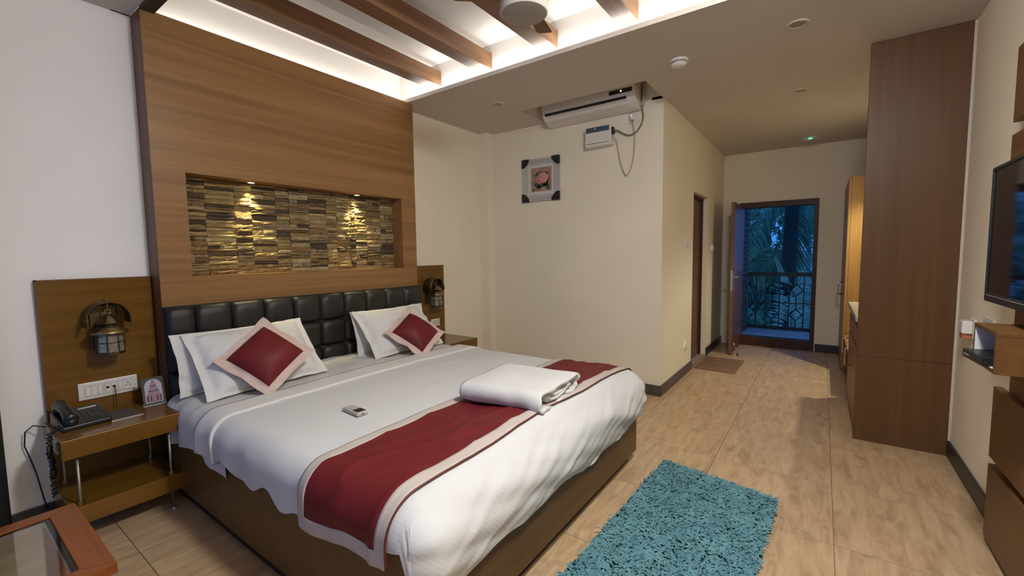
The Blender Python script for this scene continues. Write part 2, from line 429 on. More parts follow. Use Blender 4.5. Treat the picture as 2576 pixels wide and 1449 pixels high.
# baseboards --------------------------------------------------------
def bb(name, m, *b): return struct(MB().box(*b).build(name, m, bevel=.003))
bb('baseboard_middle', M_skirt, X1 - .014, X1, YC - .014, -.112, 0, .096)
bb('baseboard_corridor', M_skirt, X1 - .012, DX0, YC - .014, YC, 0, .096)
bb('baseboard_corridor_far', M_skirtd, DX1, X2, YC - .014, YC, 0, .10)
bb('baseboard_far', M_skirtd, X2 - .014, X2, YW, EY0 - .01, 0, .10)
bb('baseboard_right', M_skirtd, XN, X3, YW, YW + .014, 0, .10)
bb('baseboard_left', M_skirtd, XN, .36, -.014, 0, 0, .08)
bb('baseboard_left_far', M_skirtd, 3.15, X1 - .12, -.014, 0, 0, .08)

# ------------------------------------------------------------------ headboard wall panel with stone niche
NX0, NX1, NZ0, NZ1 = .955, 2.503, 1.185, 1.772
wp = thing('wall_panel', (1.73, -.08, 0), 'tall teak veneer wall panel with a lit stone niche behind the bed', 'wall panel')
p = MB(); th = .018
p.box(XPL, XPR, YP, YP + th, NZ1, ZC).box(XPL, XPR, YP, YP + th, 0, NZ0)
p.box(XPL, NX0, YP, YP + th, NZ0, NZ1).box(NX1, XPR, YP, YP + th, NZ0, NZ1)
p.build('veneer_face', M_veneer, wp)
p = MB(); p.box(XPL - .001, XPL + .014, YP + .0006, -.0, 0, ZC); p.box(XPR - .014, XPR + .001, YP + .0006, 0, 0, ZC)
o = p.build('side_edge', M_edge, wp); o['label'] = 'veneer side face with its shade put into a darker colour'  # darker veneer colour carries the shade on the panel's side faces
p = MB(); p.box(XPL + .014, XPR - .014, YP + th, -.012, 2.575, 2.598); p.build('top_cap', M_edge, wp)
p = MB(); q = .012
p.box(NX0 - q, NX0, YP + th, -.01, NZ0 - q, NZ1 + q).box(NX1, NX1 + q, YP + th, -.01, NZ0 - q, NZ1 + q)
p.box(NX0, NX1, YP + th, -.01, NZ0 - q, NZ0).box(NX0, NX1, YP + th, -.01, NZ1, NZ1 + q)
p.build('niche_lining', M_veneer, wp)
p = MB(); p.box(NX0, NX1, -.022, -.004, NZ0, NZ1); p.build('niche_back', M_blackm, wp)
# rough stone meshes, shared
def stone_mesh(k):
    r = random.Random(k); nx, nz = 4, 2
    mb = MB()
    fr = {}
    for i in range(nx + 1):
        for j in range(nz + 1):
            ex = -.5 + i / nx; ez = -.5 + j / nz
            edge = (i in (0, nx)) or (j in (0, nz))
            fr[(i, j)] = (ex + (r.uniform(-.04, .04) if 0 < i < nx else r.uniform(-.015, .015)), -1 + r.uniform(0, .28) + (.22 if edge else 0),
                          ez * (1 - .06 * r.random()) + (r.uniform(-.05, .05)))
    vs = [fr[(i, j)] for i in range(nx + 1) for j in range(nz + 1)]
    idx = lambda i, j: i * (nz + 1) + j
    fs = [(idx(i, j), idx(i + 1, j), idx(i + 1, j + 1), idx(i, j + 1)) for i in range(nx) for j in range(nz)]
    ring = [idx(i, 0) for i in range(nx + 1)] + [idx(nx, j) for j in range(1, nz + 1)] + [idx(i, nz) for i in range(nx - 1, -1, -1)] + [idx(0, j) for j in range(nz - 1, 0, -1)]
    b0 = len(vs)
    for q_ in ring: x, y, z = vs[q_]; vs.append((x, 0, z))
    for a in range(len(ring)):
        b = (a + 1) % len(ring); fs.append((ring[a], b0 + a, b0 + b, ring[b]))
    mb._add(vs, fs); return mb.mesh('stone', M_stone)
SM = [stone_mesh(k) for k in range(10)]
xs = [NX0]; cw = [.13, .165, .10, .155, .095, .14, .14, .085, .115, .045, .105, .14, .133]
tot = sum(cw); cw = [c_ * (NX1 - NX0) / tot for c_ in cw]
r = random.Random(5); nst = 0
for wdt in cw:
    x0 = xs[-1]; xs.append(x0 + wdt); z = NZ0
    while z < NZ1 - .004:
        h = r.choice((.014, .018, .022, .024, .026, .03, .036)) * (1.0 if z > NZ0 + .2 else .95)
        if NZ1 - z - h < .012: h = NZ1 - z
        parts = [(x0, x0 + wdt)]
        if wdt > .1 and r.random() < (.16 if z > NZ0 + .22 else .32):
            m_ = x0 + wdt * r.uniform(.35, .65); parts = [(x0, m_), (m_, x0 + wdt)]
        for a, b in parts:
            if z < NZ0 + .24: a2, b2 = a, b
            a2 = max(NX0, a + r.uniform(-.004, .002)); b2 = min(NX1, b + r.uniform(-.002, .004))
            dep = r.uniform(.012, .034)
            inst('stone', r.choice(SM), ((a2 + b2) / 2, -.02, z + h / 2), wp, (b2 - a2 - .002, dep, h - .0015), (0, 0, 0)); nst += 1
        z += h
print('stones', nst)
# niche spotlights
for i, (sx, lb) in enumerate(((1.335, 'small recessed spotlight glowing over the left part of the stone niche'),
                              (2.12, 'small recessed spotlight glowing over the right part of the stone niche'))):
    o = thing('niche_spotlight', (sx, -.085, NZ1), lb, 'spotlight', 'niche spotlights')
    MB().lathe([(.020, -.0035), (.034, -.003), (.036, 0), (.0205, 0)], 24, Matrix.Translation((sx, -.085, NZ1 - .0005))).build('trim_ring', M_chrome, o, smooth=True)
    MB().lathe([(.0001, -.001), (.020, -.001)], 20, Matrix.Translation((sx, -.085, NZ1 - .001))).build('lens', emit('spot_lens_%d' % i, (1, .88, .5), 6), o)
    ld = bpy.data.lights.new('niche_spot_light', 'SPOT'); ld.energy = SPOT_POWER; ld.color = (1.0, .86, .42); ld.spot_size = math.radians(64); ld.spot_blend = .85
    ld.shadow_soft_size = .012
    lo = bpy.data.objects.new('light_source', ld); COL.objects.link(lo); lo.location = (sx, -.085, NZ1 - .006)
    lo.rotation_euler = (math.radians(7), 0, 0); adopt(lo, o)

# ------------------------------------------------------------------ headboard
hb = thing('headboard', (1.73, -.19, .3), 'black leather tufted headboard with square pads', 'headboard')
MB().box(XPL, XPR + .02, YP - .02, YP - .001, .28, 1.022).build('backing', M_blackm, hb)
def pad_mesh():
    n = 10
    def fn(u, v):
        a, b = 2 * u - 1, 2 * v - 1
        h = ((1 - abs(a) ** 5) * (1 - abs(b) ** 5)) ** .42
        dim = .18 * math.exp(-((abs(a) - 1) ** 2 + (abs(b) - 1) ** 2) * 6)
        k = 1 - .035 * (1 - h)
        return (a / 2 * k, -.25 - .75 * max(0, h - dim), b / 2 * k)
    mb = MB().grid(fn, n, n); return mb.mesh('pad', M_leather, smooth=True)
PADM = pad_mesh()
sx_ = [.803, .94, 1.13, 1.32, 1.51, 1.70, 1.89, 2.08, 2.27, 2.46, 2.672]; sz_ = [1.02, .832, .65, .47, .29]
for i in range(len(sx_) - 1):
    for j in range(4):
        x0, x1, z1, z0 = sx_[i], sx_[i + 1], sz_[j], sz_[j + 1]
        inst('pad', PADM, ((x0 + x1) / 2, YP - .012, (z0 + z1) / 2), hb, (x1 - x0, .058, z1 - z0))

# ------------------------------------------------------------------ side boards behind the nightstands
def side_board(x0, x1, lb):
    o = thing('nightstand_back_board', ((x0 + x1) / 2, -.02, 0), lb, 'wall board', 'boards behind the nightstands')
    MB().box(x0 + .006, x1 - .004, -.031, -.001, 0, 1.185).build('board', M_stand, o)
    MB().box(x0, x0 + .006, -.033, -.001, 0, 1.191).box(x0, x1, -.033, -.001, 1.185, 1.191).build('edge_band', M_edge, o)
side_board(.352, XPL - .001, 'low teak wall board behind the nightstand with the telephone')
side_board(XPR + .002, 3.123, 'low teak wall board behind the far nightstand beyond the bed')

# ------------------------------------------------------------------ bed
bed = thing('bed', (1.66, -1.2, 0), 'king size bed base of dark brown veneer with mattress', 'bed')
MB().box(.7645, 2.557, -2.2045, -.222, .068, .43).build('base', M_base, bed, bevel=.004)
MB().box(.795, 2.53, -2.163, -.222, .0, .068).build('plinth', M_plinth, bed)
def rbox_map(x0, x1, y0, y1, z0, zt, r):
    cx0, cx1, cy0, cy1, cz1 = x0 + r, x1 - r, y0 + r, y1 - r, zt - r
    def m(p):
        c_ = Vector((min(max(p[0], cx0), cx1), min(max(p[1], cy0), cy1), min(p[2], cz1)))
        d = Vector(p) - c_
        l = d.length
        return c_ + d * (r / l) if l > 1e-9 else Vector(p), (d / l if l > 1e-9 else Vector((0, 0, 1)))
    return m
BX0, BX1, BY0, BY1, BZT = .755, 2.635, -2.215, -.235, .545
def nz(p, s, off=0): return noise.noise(Vector((p[0] * s + off, p[1] * s - off, p[2] * s + 2 * off)))
def bulge(x, y):   # gentle crown of the mattress
    return .012 * math.sin(PI * min(1, max(0, (x - BX0) / (BX1 - BX0)))) + .03 * math.exp(-((y + 2.08) / .22) ** 2) * math.sin(PI * min(1, max(0, (x - BX0) / (BX1 - BX0)))) ** .5
def drape(off, ytop, yend, hem, rip, mirror_right=None, r=.10, foot=True, wr=.004, ws=5.0, nx=110, step=.022, seed=0, rightdrop=.24, leftdrop=.2):
    """cloth lying over the mattress: sides drop to hem(side, t); returns list of (verts, faces)"""
    x0, x1, y0, zt = BX0 - off, BX1 + off, BY0 - off, BZT + off
    m = rbox_map(x0, x1, y0, 10, 0, zt, r)
    return m, x0, x1, y0, zt
def cloth_strip(off, ya, yb, hemL, hemR, ns=150, nt=40, r=.10, wob=.004, ws=6.0, seed=0., stripes=0.0):
    """strip between y=ya (head side) and y=yb (foot side), hanging on both long sides; s along x, t along y"""
    x0, x1, y0, zt = BX0 - off, BX1 + off, BY0 - off, BZT + off
    m = rbox_map(x0, x1, y0, 10, 0, zt, r)
    W_ = x1 - x0
    def fn(s, t):
        y = ya + (yb - ya) * t
        dl, dr = zt - hemL(y), zt - hemR(y); L = dl + W_ + dr; d = s * L
        if d < dl: p0 = (x0, y, zt - (dl - d))
        elif d < dl + W_: p0 = (x0 + d - dl, y, zt)
        else: p0 = (x1, y, zt - (d - dl - W_))
        p, n = m(p0)
        top = max(0, n.z)
        p = p + Vector((0, 0, bulge(p.x, y) * top))
        side = 1 - top
        w_ = wob * (nz(p, ws, seed) + .5 * nz(p, ws * 2.3, seed + 3))
        w_ += side * .010 * math.sin(y * 26 + seed + 3 * nz((0, y, 0), 3, seed)) * min(1, max(0, (zt - p.z) / .2))
        return p + n * w_
    return fn
def hemL(y):
    k = min(1, max(0, (-2.17 - y) / .05)); k = k * k * (3 - 2 * k)
    j = min(1, max(0, (-1.63 - y) / .06))
    return (.375 + .018 * math.sin(y * 17) + .012 * math.sin(y * 31 + 1) + .06 * j) * (1 - k) + .30 * k
def hemR(y): return .30 + .015 * math.sin(y * 13)
# mattress
m = rbox_map(BX0 + .012, BX1 - .012, BY0 + .012, BY1, .3, BZT - .006, .07)
mb = MB()
def mfn(face):
    def fn(u, v):
        x, y, z = BX0 + .012 + u * (BX1 - BX0 - .024), BY0 + .012 + v * (BY1 - BY0 - .012), .31 + v * (BZT - .316)
        if face == 't': p0 = (x, y, BZT - .006)
        elif face == 'f': p0 = (x, BY0 + .012, z)
        elif face == 'b': p0 = (x, BY1, z)
        elif face == 'l': p0 = (BX0 + .012, BY0 + .012 + u * (BY1 - BY0 - .012), z)
        else: p0 = (BX1 - .012, BY0 + .012 + u * (BY1 - BY0 - .012), z)
        p, n = m(p0); return p + Vector((0, 0, (bulge(p.x, p.y) - .004) * max(0, n.z)))
    return fn
for fc in 'tfblr': mb.grid(mfn(fc), 30, 24)
mb.build('mattress', M_linen2, bed, smooth=True)
# fitted sheet at head end
o = MB().grid(cloth_strip(.004, -.245, -1.0, lambda y: .335 + .02 * math.sin(y * 9 + 1), lambda y: .33, wob=.008, ws=10, seed=4), 170, 60).build('bed_sheet', M_linen2, smooth=True)
tag(o, 'wrinkled white bottom sheet showing at the pillow end of the bed', 'sheet')
# duvet : long sides + foot
mb = MB()
OFF = .012
x0, x1, y0, zt = BX0 - OFF, BX1 + OFF, BY0 - OFF, BZT + OFF
dm = rbox_map(x0, x1, y0, 10, 0, zt, .105)
def foot_hem(x): return .285 + .018 * math.sin(x * 5 + 1) + .01 * math.sin(x * 13)
def duvet_pt(p0, off=0.0, extra=None):
    p, n = dm(p0); top = max(0, n.z)
    p = p + Vector((0, 0, bulge(p.x, max(p.y, -2.2)) * top))
    w_ = .0035 * (nz(p, 5, 1) + .5 * nz(p, 12, 2))
    side = 1 - top
    w_ += n.x ** 2 * (.0045 if p.y < -1.6 else .008) * math.sin(p.y * 17 + 3 * nz((0, p.y, 0), 3)) * min(1, (zt - p.z) / .2)
    kf = max(0, -n.y) ** 2
    if kf > 0:
        w_ += kf * (.016 * nz((p.x * .9, 0, p.z * 5 + p.x * 1.6), 2.6, 5) + .008 * nz((p.x * 1.2, 0, p.z * 9 - p.x * 3.5), 3.1, 9) + .035 * math.sin(PI * min(1, max(0, (zt - p.z) / .28))))   # puffed foot end
    if extra: w_ += extra(p, n)
    return p + n * (w_ + off)
NXg, YA = 100, -.80
fn1 = cloth_strip(OFF, YA, y0 + .0, hemL, hemR, seed=1)
# top + long sides with exact foot rounding
def duv_top(s, t):
    y = YA + (y0 - YA) * t
    dl, dr = zt - hemL(y), zt - hemR(y); L = dl + (x1 - x0) + dr; d = s * L
    if d < dl: p0 = (x0, y, zt - (dl - d))
    elif d < dl + x1 - x0: p0 = (x0 + d - dl, y, zt)
    else: p0 = (x1, y, zt - (d - dl - x1 + x0))
    return duvet_pt(p0)
mb.grid(duv_top, 190, 76)
mb.grid(lambda s, t: duvet_pt((x0 + s * (x1 - x0), y0, zt - t * (zt - foot_hem(x0 + s * (x1 - x0))))), 130, 26)
duv = thing('duvet', (1.69, -1.5, .55), 'white striped duvet cover tucked over the bed with a folded cuff', 'duvet')
d_ = mb.build('cover', M_linen3, duv, smooth=True)
bm = bmesh.new(); bm.from_mesh(d_.data); bmesh.ops.remove_doubles(bm, verts=bm.verts, dist=.004); bmesh.ops.recalc_face_normals(bm, faces=bm.faces); bm.to_mesh(d_.data); bm.free()
d_.data.polygons.foreach_set('use_smooth', [True] * len(d_.data.polygons))
o = MB().grid(cloth_strip(.022, -.735, -.905, lambda y: hemL(y) + .004, hemR, r=.11, wob=.003, seed=2), 170, 10).build('cuff', M_linen, duv, smooth=True)
sm = o.modifiers.new('thick', 'SOLIDIFY'); sm.thickness = .014; sm.offset = -1
o['label'] = 'folded back cuff'
# runner
RO = .019; RYA, RYB = -1.642, -2.135
def rhemL(y): return .345 + .05 * ((y - RYA) / (RYB - RYA)) + .004 * math.sin(y * 22)
def rhemR(y): return .27 + .02 * math.sin(y * 9)
def rfn(off):
    def wrin(t):
        def ex(p, n):
            rid = 1 - abs(nz((p.x * .55 + p.y * .25, p.y * 1.1, 0), 6.5, 8)) * 2
            return (.0085 * max(0, rid) ** 3 + .002 * nz(p, 11, 6)) * (1 if .1 < t < .9 else .3)
        return ex
    def fn(s, t):
        y = RYA + (RYB - RYA) * t
        dl, dr = zt - rhemL(y), zt - rhemR(y); L = dl + (x1 - x0) + dr; d = s * L
        yy = y - .02 * t * (s - .35) + .006 * math.sin(s * 19) * t
        if d < dl: p0 = (x0, yy, zt - (dl - d))
        elif d < dl + x1 - x0: p0 = (x0 + d - dl, yy, zt)
        else: p0 = (x1, yy, zt - (d - dl - x1 + x0))
        return duvet_pt(p0, off, wrin(t))
    return fn
RO = .007
run = thing('bed_runner', (1.7, -1.9, .57), 'maroon bed runner with pale border across the foot of the bed', 'bed runner')
rn = rfn(RO); NS, NT = 190, 48
bw = lambda s, t: t < .105 or t > .895 or s < .0205 or s > .98
o = MB().grid(rn, NS, NT, keep=lambda s, t: not bw(s, t)).build('centre_panel', M_red, run, smooth=True)
o = MB().grid(rfn(RO + .002), NS, NT, keep=bw).build('border', M_runborder, run, smooth=True); o['label'] = 'pale beige border'
sd = o.modifiers.new('thick', 'SOLIDIFY'); sd.thickness = .004; sd.offset = -1
rp = rfn(RO + .001)
MB().tube([rp(i / 140, 1.0) for i in range(141)], .0035, 6).build('piping', M_maroonpipe, run, smooth=True)

# pillows -----------------------------------------------------------
def pillow_mesh(name, W, H, T, flange, mat, seed, wr=.013, n=56, fmat=None, corner=.0):
    def fn(side):
        def g(u, v):
            a, b = 2 * u - 1, 2 * v - 1
            fu, fv = W / 2 - flange[0], H / 2 - flange[1]
            X, Y = a * W / 2, b * H / 2
            ia, ib = min(1, abs(X) / fu), min(1, abs(Y) / fv)
            h = ((1 - ia ** 2.6) * (1 - ib ** 2.6)); h = max(0, h) ** .5
            pin = .05 * (ia ** 2) * (1 - ib ** 2) * 0 + 0
            X *= 1 - .045 * (1 - abs(b) ** 2) * abs(a) ** 3
            Y *= 1 - .055 * (1 - abs(a) ** 2) * abs(b) ** 3
            z = side * (T * h / 2 + .0015)
            p = Vector((X, Y, z))
            z += side * wr * (nz(p, 9, seed) * .8 + .5 * nz((X * .7, Y * 3, 0), 9, seed + side)) * min(1, 3 * h) + side * .0035 * nz((X * 1.3 + Y, Y * 2.2 - X, 0), 19, seed + 5) * min(1, 3 * h)
            if h < .05: z += (.007 * math.sin(Y * 50 + seed) * nz(p, 6, seed + 7) * 2 * (abs(X) > fu) + .010 * nz(p, 14, seed))
            return (X, Y, z)
        return g
    mb = MB().grid(fn(1), n, n).grid(fn(-1), n, n)
    return mb
def frame_obj(o, cx, ex, ey):
    ex = Vector(ex).normalized(); ey = Vector(ey); ey = (ey - ex * ey.dot(ex)).normalized(); ez = ex.cross(ey)
    mm = Matrix((ex, ey, ez)).transposed().to_4x4(); mm.translation = Vector(cx); o.matrix_world = mm; o.matrix_basis = mm
    return o
def pillow(bc, W, H, lean, yaw, roll, T, lb, seed, fl=(.045, .02)):
    mb = pillow_mesh('pillow', W, H, T, fl, M_linen, seed)
    o = mb.build('pillow', M_linen, smooth=True)
    ex = Vector((math.cos(yaw), math.sin(yaw), 0)); back = Vector((-math.sin(yaw), math.cos(yaw), 0))
    ey = Vector((0, 0, 1)) * math.cos(lean) + back * math.sin(lean)
    ex2 = ex * math.cos(roll) + ey * math.sin(roll); ey2 = ey * math.cos(roll) - ex * math.sin(roll)
    frame_obj(o, Vector(bc) + ey * H / 2, ex2, ey2)
    return tag(o, lb, 'pillow', 'white bed pillows')
pillow((1.125, -.385, .555), .68, .34, .28, .02, .0, .12, 'white pillow against the headboard behind the near red cushion', 3)
pillow((1.160, -.60, .565), .66, .43, .74, -.02, .03, .15, 'white pillow right under the near red cushion', 11)
pillow((2.215, -.385, .555), .70, .335, .26, .0, .0, .12, 'white pillow against the headboard behind the far red cushion', 23)
pillow((2.20, -.585, .565), .66, .42, .72, .0, .0, .15, 'white pillow right under the far red cushion', 31)
# cushions
def cushion(pt, lb, seed):
    (T, L, B, R) = pt
    c_ = (T + L + B + R) / 4; e1 = (R - L); e2 = (T - B)
    hd = (e1.length + e2.length) / 4
    nrm = e1.cross(e2).normalized(); a = e1.normalized(); b = nrm.cross(a)
    b2 = e2.normalized(); a2 = b2.cross(nrm); a = (a + a2).normalized(); b = nrm.cross(a)
    ex = (a + b).normalized(); ey = (b - a).normalized()
    S = hd * math.sqrt(2); n = 40; Fl = .042
    o = thing('cushion', tuple(c_), lb, 'cushion', 'maroon cushions')
    def mk(inner):
        def fn(side):
            def g(u, v):
                A, B_ = 2 * u - 1, 2 * v - 1
                X, Y = A * S / 2, B_ * S / 2; fi = S / 2 - Fl
                ia, ib = min(1, abs(X) / fi), min(1, abs(Y) / fi)
                h = max(0, (1 - ia ** 2.4) * (1 - ib ** 2.4)) ** .5
                k = 1 - .05 * (1 - abs(B_) ** 2) * abs(A) ** 3; k2 = 1 - .05 * (1 - abs(A) ** 2) * abs(B_) ** 3
                z = side * (.075 * h + .001)
                if h > 0: z += side * .006 * nz((X, Y, 0), 10, seed) * h
                else: z += .009 * math.sin((X + Y) * 38 + seed) + .006 * nz((X, Y, 0), 22, seed)
                return c_ + ex * X * k + ey * Y * k2 + nrm * z
            return g
        def keep(u, v):
            X, Y = abs(2 * u - 1) * S / 2, abs(2 * v - 1) * S / 2; fi = S / 2 - Fl
            return (max(X, Y) < fi) == inner
        return MB().grid(fn(1), n, n, keep).grid(fn(-1), n, n, keep)
    mk(True).build('cover', M_red, o, smooth=True)
    q_ = mk(False).build('border', M_blush, o, smooth=True); q_['label'] = 'pale pink flange border'
cushion((pray(668, 785, 'y', -.475), pray(545, 930, 'y', -.56), pray(660, 1000, 'y', -.76), pray(792, 882, 'y', -.715)),
        'maroon square cushion with pink border on the near pillows', 2)
cushion((pray(1030, 762, 'y', -.48), pray(976, 858, 'y', -.58), pray(1050, 897, 'y', -.79), pray(1120, 836, 'y', -.69)),
        'maroon square cushion with pink border on the far pillows', 9)

# towel -------------------------------------------------------------
def towel():
    o = thing('towel', (1.73, -1.92, .58), 'folded white bath towel lying on the maroon bed runner', 'towel')
    c0 = Vector((1.735, -1.915, .592)); a = Vector((.07, -1.0, 0)).normalized(); b = Vector((1.0, .07, 0)).normalized(); Ln = .43
    def arc(cx_, cz_, r_, a0, a1, n=8): return [(cx_ + r_ * math.cos(a0 + (a1 - a0) * i / n), cz_ + r_ * math.sin(a0 + (a1 - a0) * i / n)) for i in range(n + 1)]
    outer = [(.13, .010), (0, .008), (-.12, .008)] + arc(-.175, .046, .038, -PI / 2, -3 * PI / 2) + [(-.1, .088), (.02, .090), (.12, .088)] + arc(.172, .050, .036, PI / 2, -PI / 2.2) + [(.10, .024), (.03, .030)]
    inner = [(.12, .052), (.04, .054), (-.05, .050)] + arc(-.10, .044, .014, PI / 2, 3 * PI / 2) + [(-.06, .030), (.0, .040)] + arc(.10, .056, .010, -PI / 2, PI / 2) + [(.06, .068), (-.04, .070), (-.14, .064)]
    for nm, prof, ins, th, sd_ in (('outer_fold', outer, 0, .017, 1), ('inner_fold', inner, .012, .014, 5)):
        P = [Vector((x_, 0, z_)) for x_, z_ in prof]; C_ = smoothpath(P, 4); k = len(C_) - 1
        def fn(u, v, C_=C_, k=k, ins=ins, sd_=sd_):
            i = v * k; i0 = min(int(i), k - 1); q_ = C_[i0].lerp(C_[i0 + 1], i - i0)
            st_ = -Ln / 2 + u * (Ln - ins)
            r_ = c0 + a * st_ + b * (q_.x * (1 + .03 * math.sin(u * 5 + sd_))) + Vector((0, 0, q_.z * (1 - .10 * abs(2 * u - 1) ** 4)))
            e = max(0, (u - .7) / .3)
            r_ += Vector((0, 0, .006 * nz((q_.x, st_, q_.z), 8, sd_) + e * .007 * math.sin(q_.x * 38 + sd_))) + a * (e * .016 * nz((q_.x * 1.5, q_.z * 4, sd_), 9)) + b * (.006 * nz((q_.x, st_, q_.z), 11, sd_ + 2))
            if r_.z < .586: r_.z = .586
            return r_
        q = MB().grid(fn, 34, 90).build(nm, M_towel, o, smooth=True)
        md = q.modifiers.new('t', 'SOLIDIFY'); md.thickness = th; md.offset = 0
towel()

# air conditioner remote on bed --------------------------------------
rm = thing('remote_control', (1.16, -1.37, .56), 'small grey remote control lying face up on the white duvet', 'remote')
RT = Matrix.Translation((1.160, -1.372, BZT + .0225)) @ Matrix.Rotation(math.radians(-94), 4, 'Z')
def rb(name, m_, *b, bev=.003):
    mb = MB().box(*b, T=RT); return mb.build(name, m_, rm, bevel=bev)
rb('body', plain('remote_beige', (.42, .41, .35), .45), -.065, .065, -.028, .028, 0, .019, bev=.006)
rb('display', M_black, .012, .056, -.021, .021, .0185, .0196, bev=0)
for i in range(2):
    for j in range(3):
        rb('button', plain('remote_button_%d%d' % (i, j), (.55, .42, .34), .5), -.002 - .016 * i - .006, .003 - .016 * i - .001, -.017 + .012 * j, -.009 + .012 * j, .0185, .021, bev=.001)
rb('screw_slot', M_black, .0648, .0656, -.005, .004, .007, .012, bev=0)

# ------------------------------------------------------------------ nightstands
def nightstand(x0, x1, lb):
    o = thing('nightstand', ((x0 + x1) / 2, -.24, 0), lb, 'nightstand', 'bedside tables')
    MB().box(x0, x1, -.45, -.034, .412, .50).build('top', M_stand, o, bevel=.003)
    MB().box(x0 + .012, x1 - .002, -.445, -.034, .10, .185).build('lower_shelf', M_stand, o, bevel=.003)
    for px in (x0 + .05, x1 - .05):
        for py in (-.42, -.10):
            L_ = MB().tube([(px, py, 0), (px, py, .412)], .006, 12).build('leg', M_rod, o, smooth=True)
            MB().lathe([(.0001, .205), (.013, .205), (.013, .186), (.0076, .186)], 12, Matrix.Translation((px, py, 0))).build('collar', M_brass, L_)
            MB().lathe([(.0001, .012), (.010, .012), (.012, 0)], 12, Matrix.Translation((px, py, 0))).build('foot', M_chrome, L_)
nightstand(.335, .770, 'two tier wooden nightstand with steel rods holding the black telephone')
nightstand(2.672, 3.125, 'wooden nightstand beyond the bed, mostly hidden by it')

# ------------------------------------------------------------------ wall lanterns
def lantern(x, lb):
    o = thing('wall_lantern', (x, -.13, .80), lb, 'wall lamp', 'brass wall lanterns')
    Y = -.135
    MB().box(x - .055, x + .055, -.042, -.031, .82, 1.05).build('back_plate', M_antique, o, bevel=.004)
    # half-round hood
    mb = MB(); n = 20; Rr = .086; zc = .985
    outer = [(x + Rr * math.cos(PI * i / n), zc + Rr * math.sin(PI * i / n)) for i in range(n + 1)]
    outer = [(x + Rr, .955)] + outer + [(x - Rr, .945)]
    mb.grid(lambda u, v: (outer[min(len(outer) - 1, int(round(u * (len(outer) - 1))))][0], -.04 - .115 * v, outer[min(len(outer) - 1, int(round(u * (len(outer) - 1))))][1]), len(outer) - 1, 2)
    q_ = mb.build('hood', M_antique, o, smooth=True); s_ = q_.modifiers.new('t', 'SOLIDIFY'); s_.thickness = .003
    # hook ring and bar
    MB().tube([(x, -.05, 1.075), (x, -.09, 1.083), (x, -.13, 1.078), (x, Y, 1.06), (x, Y, 1.03)], .0032, 8).build('hook', M_brass, o, smooth=True)
    MB().tube([(x + .012 * math.cos(a), Y, 1.022 + .012 * math.sin(a)) for a in np.linspace(0, 2 * PI, 13)], .0025, 6).build('ring', M_brass, o, smooth=True)
    # chimney cap: octagonal cone
    cap = MB().lathe([(.004, 1.012), (.012, 1.005), (.054, .966), (.052, .962)], 8, Matrix.Translation((x, Y, 0)) @ Matrix.Rotation(PI / 8, 4, 'Z')).build('cap', M_brass, o)
    MB().lathe([(.030, .964), (.034, .95), (.046, .94)], 16, Matrix.Translation((x, Y, 0))).build('vent', M_antique, o, smooth=True)
    MB().lathe([(.040, .948), (.050, .940), (.054, .934), (.072, .924), (.078, .914), (.074, .911), (.04, .914)], 24, Matrix.Translation((x, Y, 0))).build('brim', M_brass, o, smooth=True)
    # glass body: octagon with bars
    Tm = Matrix.Translation((x, Y, 0)) @ Matrix.Rotation(PI / 8, 4, 'Z')
    MB().lathe([(.052, .912), (.0545, .815)], 8, Tm).build('glass', M_lampglass, o)
    for k in range(8):
        a = PI / 8 + 2 * PI * k / 8
        MB().tube([(x + .054 * math.cos(a), Y + .054 * math.sin(a), .913), (x + .0565 * math.cos(a), Y + .0565 * math.sin(a), .808)], .0032, 6).build('bar', M_antique, o)
    MB().lathe([(.054, .818), (.059, .812), (.058, .804), (.0001, .800)], 8, Tm).build('bottom_rim', M_antique, o)
    mb = MB()
    for z in (.865,):
        mb.tube([(x + .0555 * math.cos(PI / 8 + 2 * PI * k / 8), Y + .0555 * math.sin(PI / 8 + 2 * PI * k / 8), z) for k in range(9)], .002, 5)
    mb.build('wire_band', M_antique, o)
lantern(.585, 'antique brass wall lantern above the telephone nightstand')
lantern(2.915, 'antique brass wall lantern on the far board beyond the bed')

# ------------------------------------------------------------------ long switch and socket plate, left
sp = thing('socket_plate', (.584, -.036, .61), 'long white switch and socket plate above the telephone', 'socket')
MB().box(.466, .702, -.040, -.0315, .565, .654).build('frame', M_white, sp, bevel=.004)
MB().box(.488, .682, -.0425, -.0395, .579, .641).build('insert', M_whited, sp, bevel=.001)
for i in range(3):
    xa = .492 + i * .0225 + (.004 if i == 2 else 0)
    MB().box(xa, xa + .020 - (.006 if i == 2 else 0), -.0455, -.0422, .585, .628).build('switch', M_white, sp, bevel=.001)
for i, xa in enumerate((.568, .594)):
    q_ = MB().box(xa, xa + .020, -.0445, -.0422, .588, .630).build('data_jack', M_white, sp, bevel=.001)
    MB().box(xa + .003, xa + .016, -.0450, -.0443, .607, .618).build('jack_hole', M_blackm, q_)
q_ = MB().box(.622, .638, -.0455, -.0422, .592, .630).build('switch', M_white, sp, bevel=.001)
q_ = MB().box(.641, .680, -.0445, -.0422, .585, .632).build('socket', M_white, sp, bevel=.001)
for dx, dz, rr_ in ((0, .012, .0032), (-.009, -.004, .0026), (.009, -.004, .0026), (-.009, .001, .002), (.009, .001, .002)):
    MB().lathe([(.0001, 0), (rr_, 0)], 10, Matrix.Translation((.6605 + dx, -.0447, .608 + dz)) @ Matrix.Rotation(PI / 2, 4, 'X')).build('pin_hole', M_blackm, q_)
o = MB().tube([(.604, -.046, .612), (.604, -.062, .608), (.604, -.066, .58), (.603, -.068, .53), (.602, -.075, .507)], .0022, 6).build('data_cable', M_rubber, smooth=True)
tag(o, 'thin black data cable hanging from the socket plate to the nightstand', 'cable')
s2 = thing('socket_plate', (2.99, -.036, .63), 'small white switch plate on the board beyond the bed', 'socket')
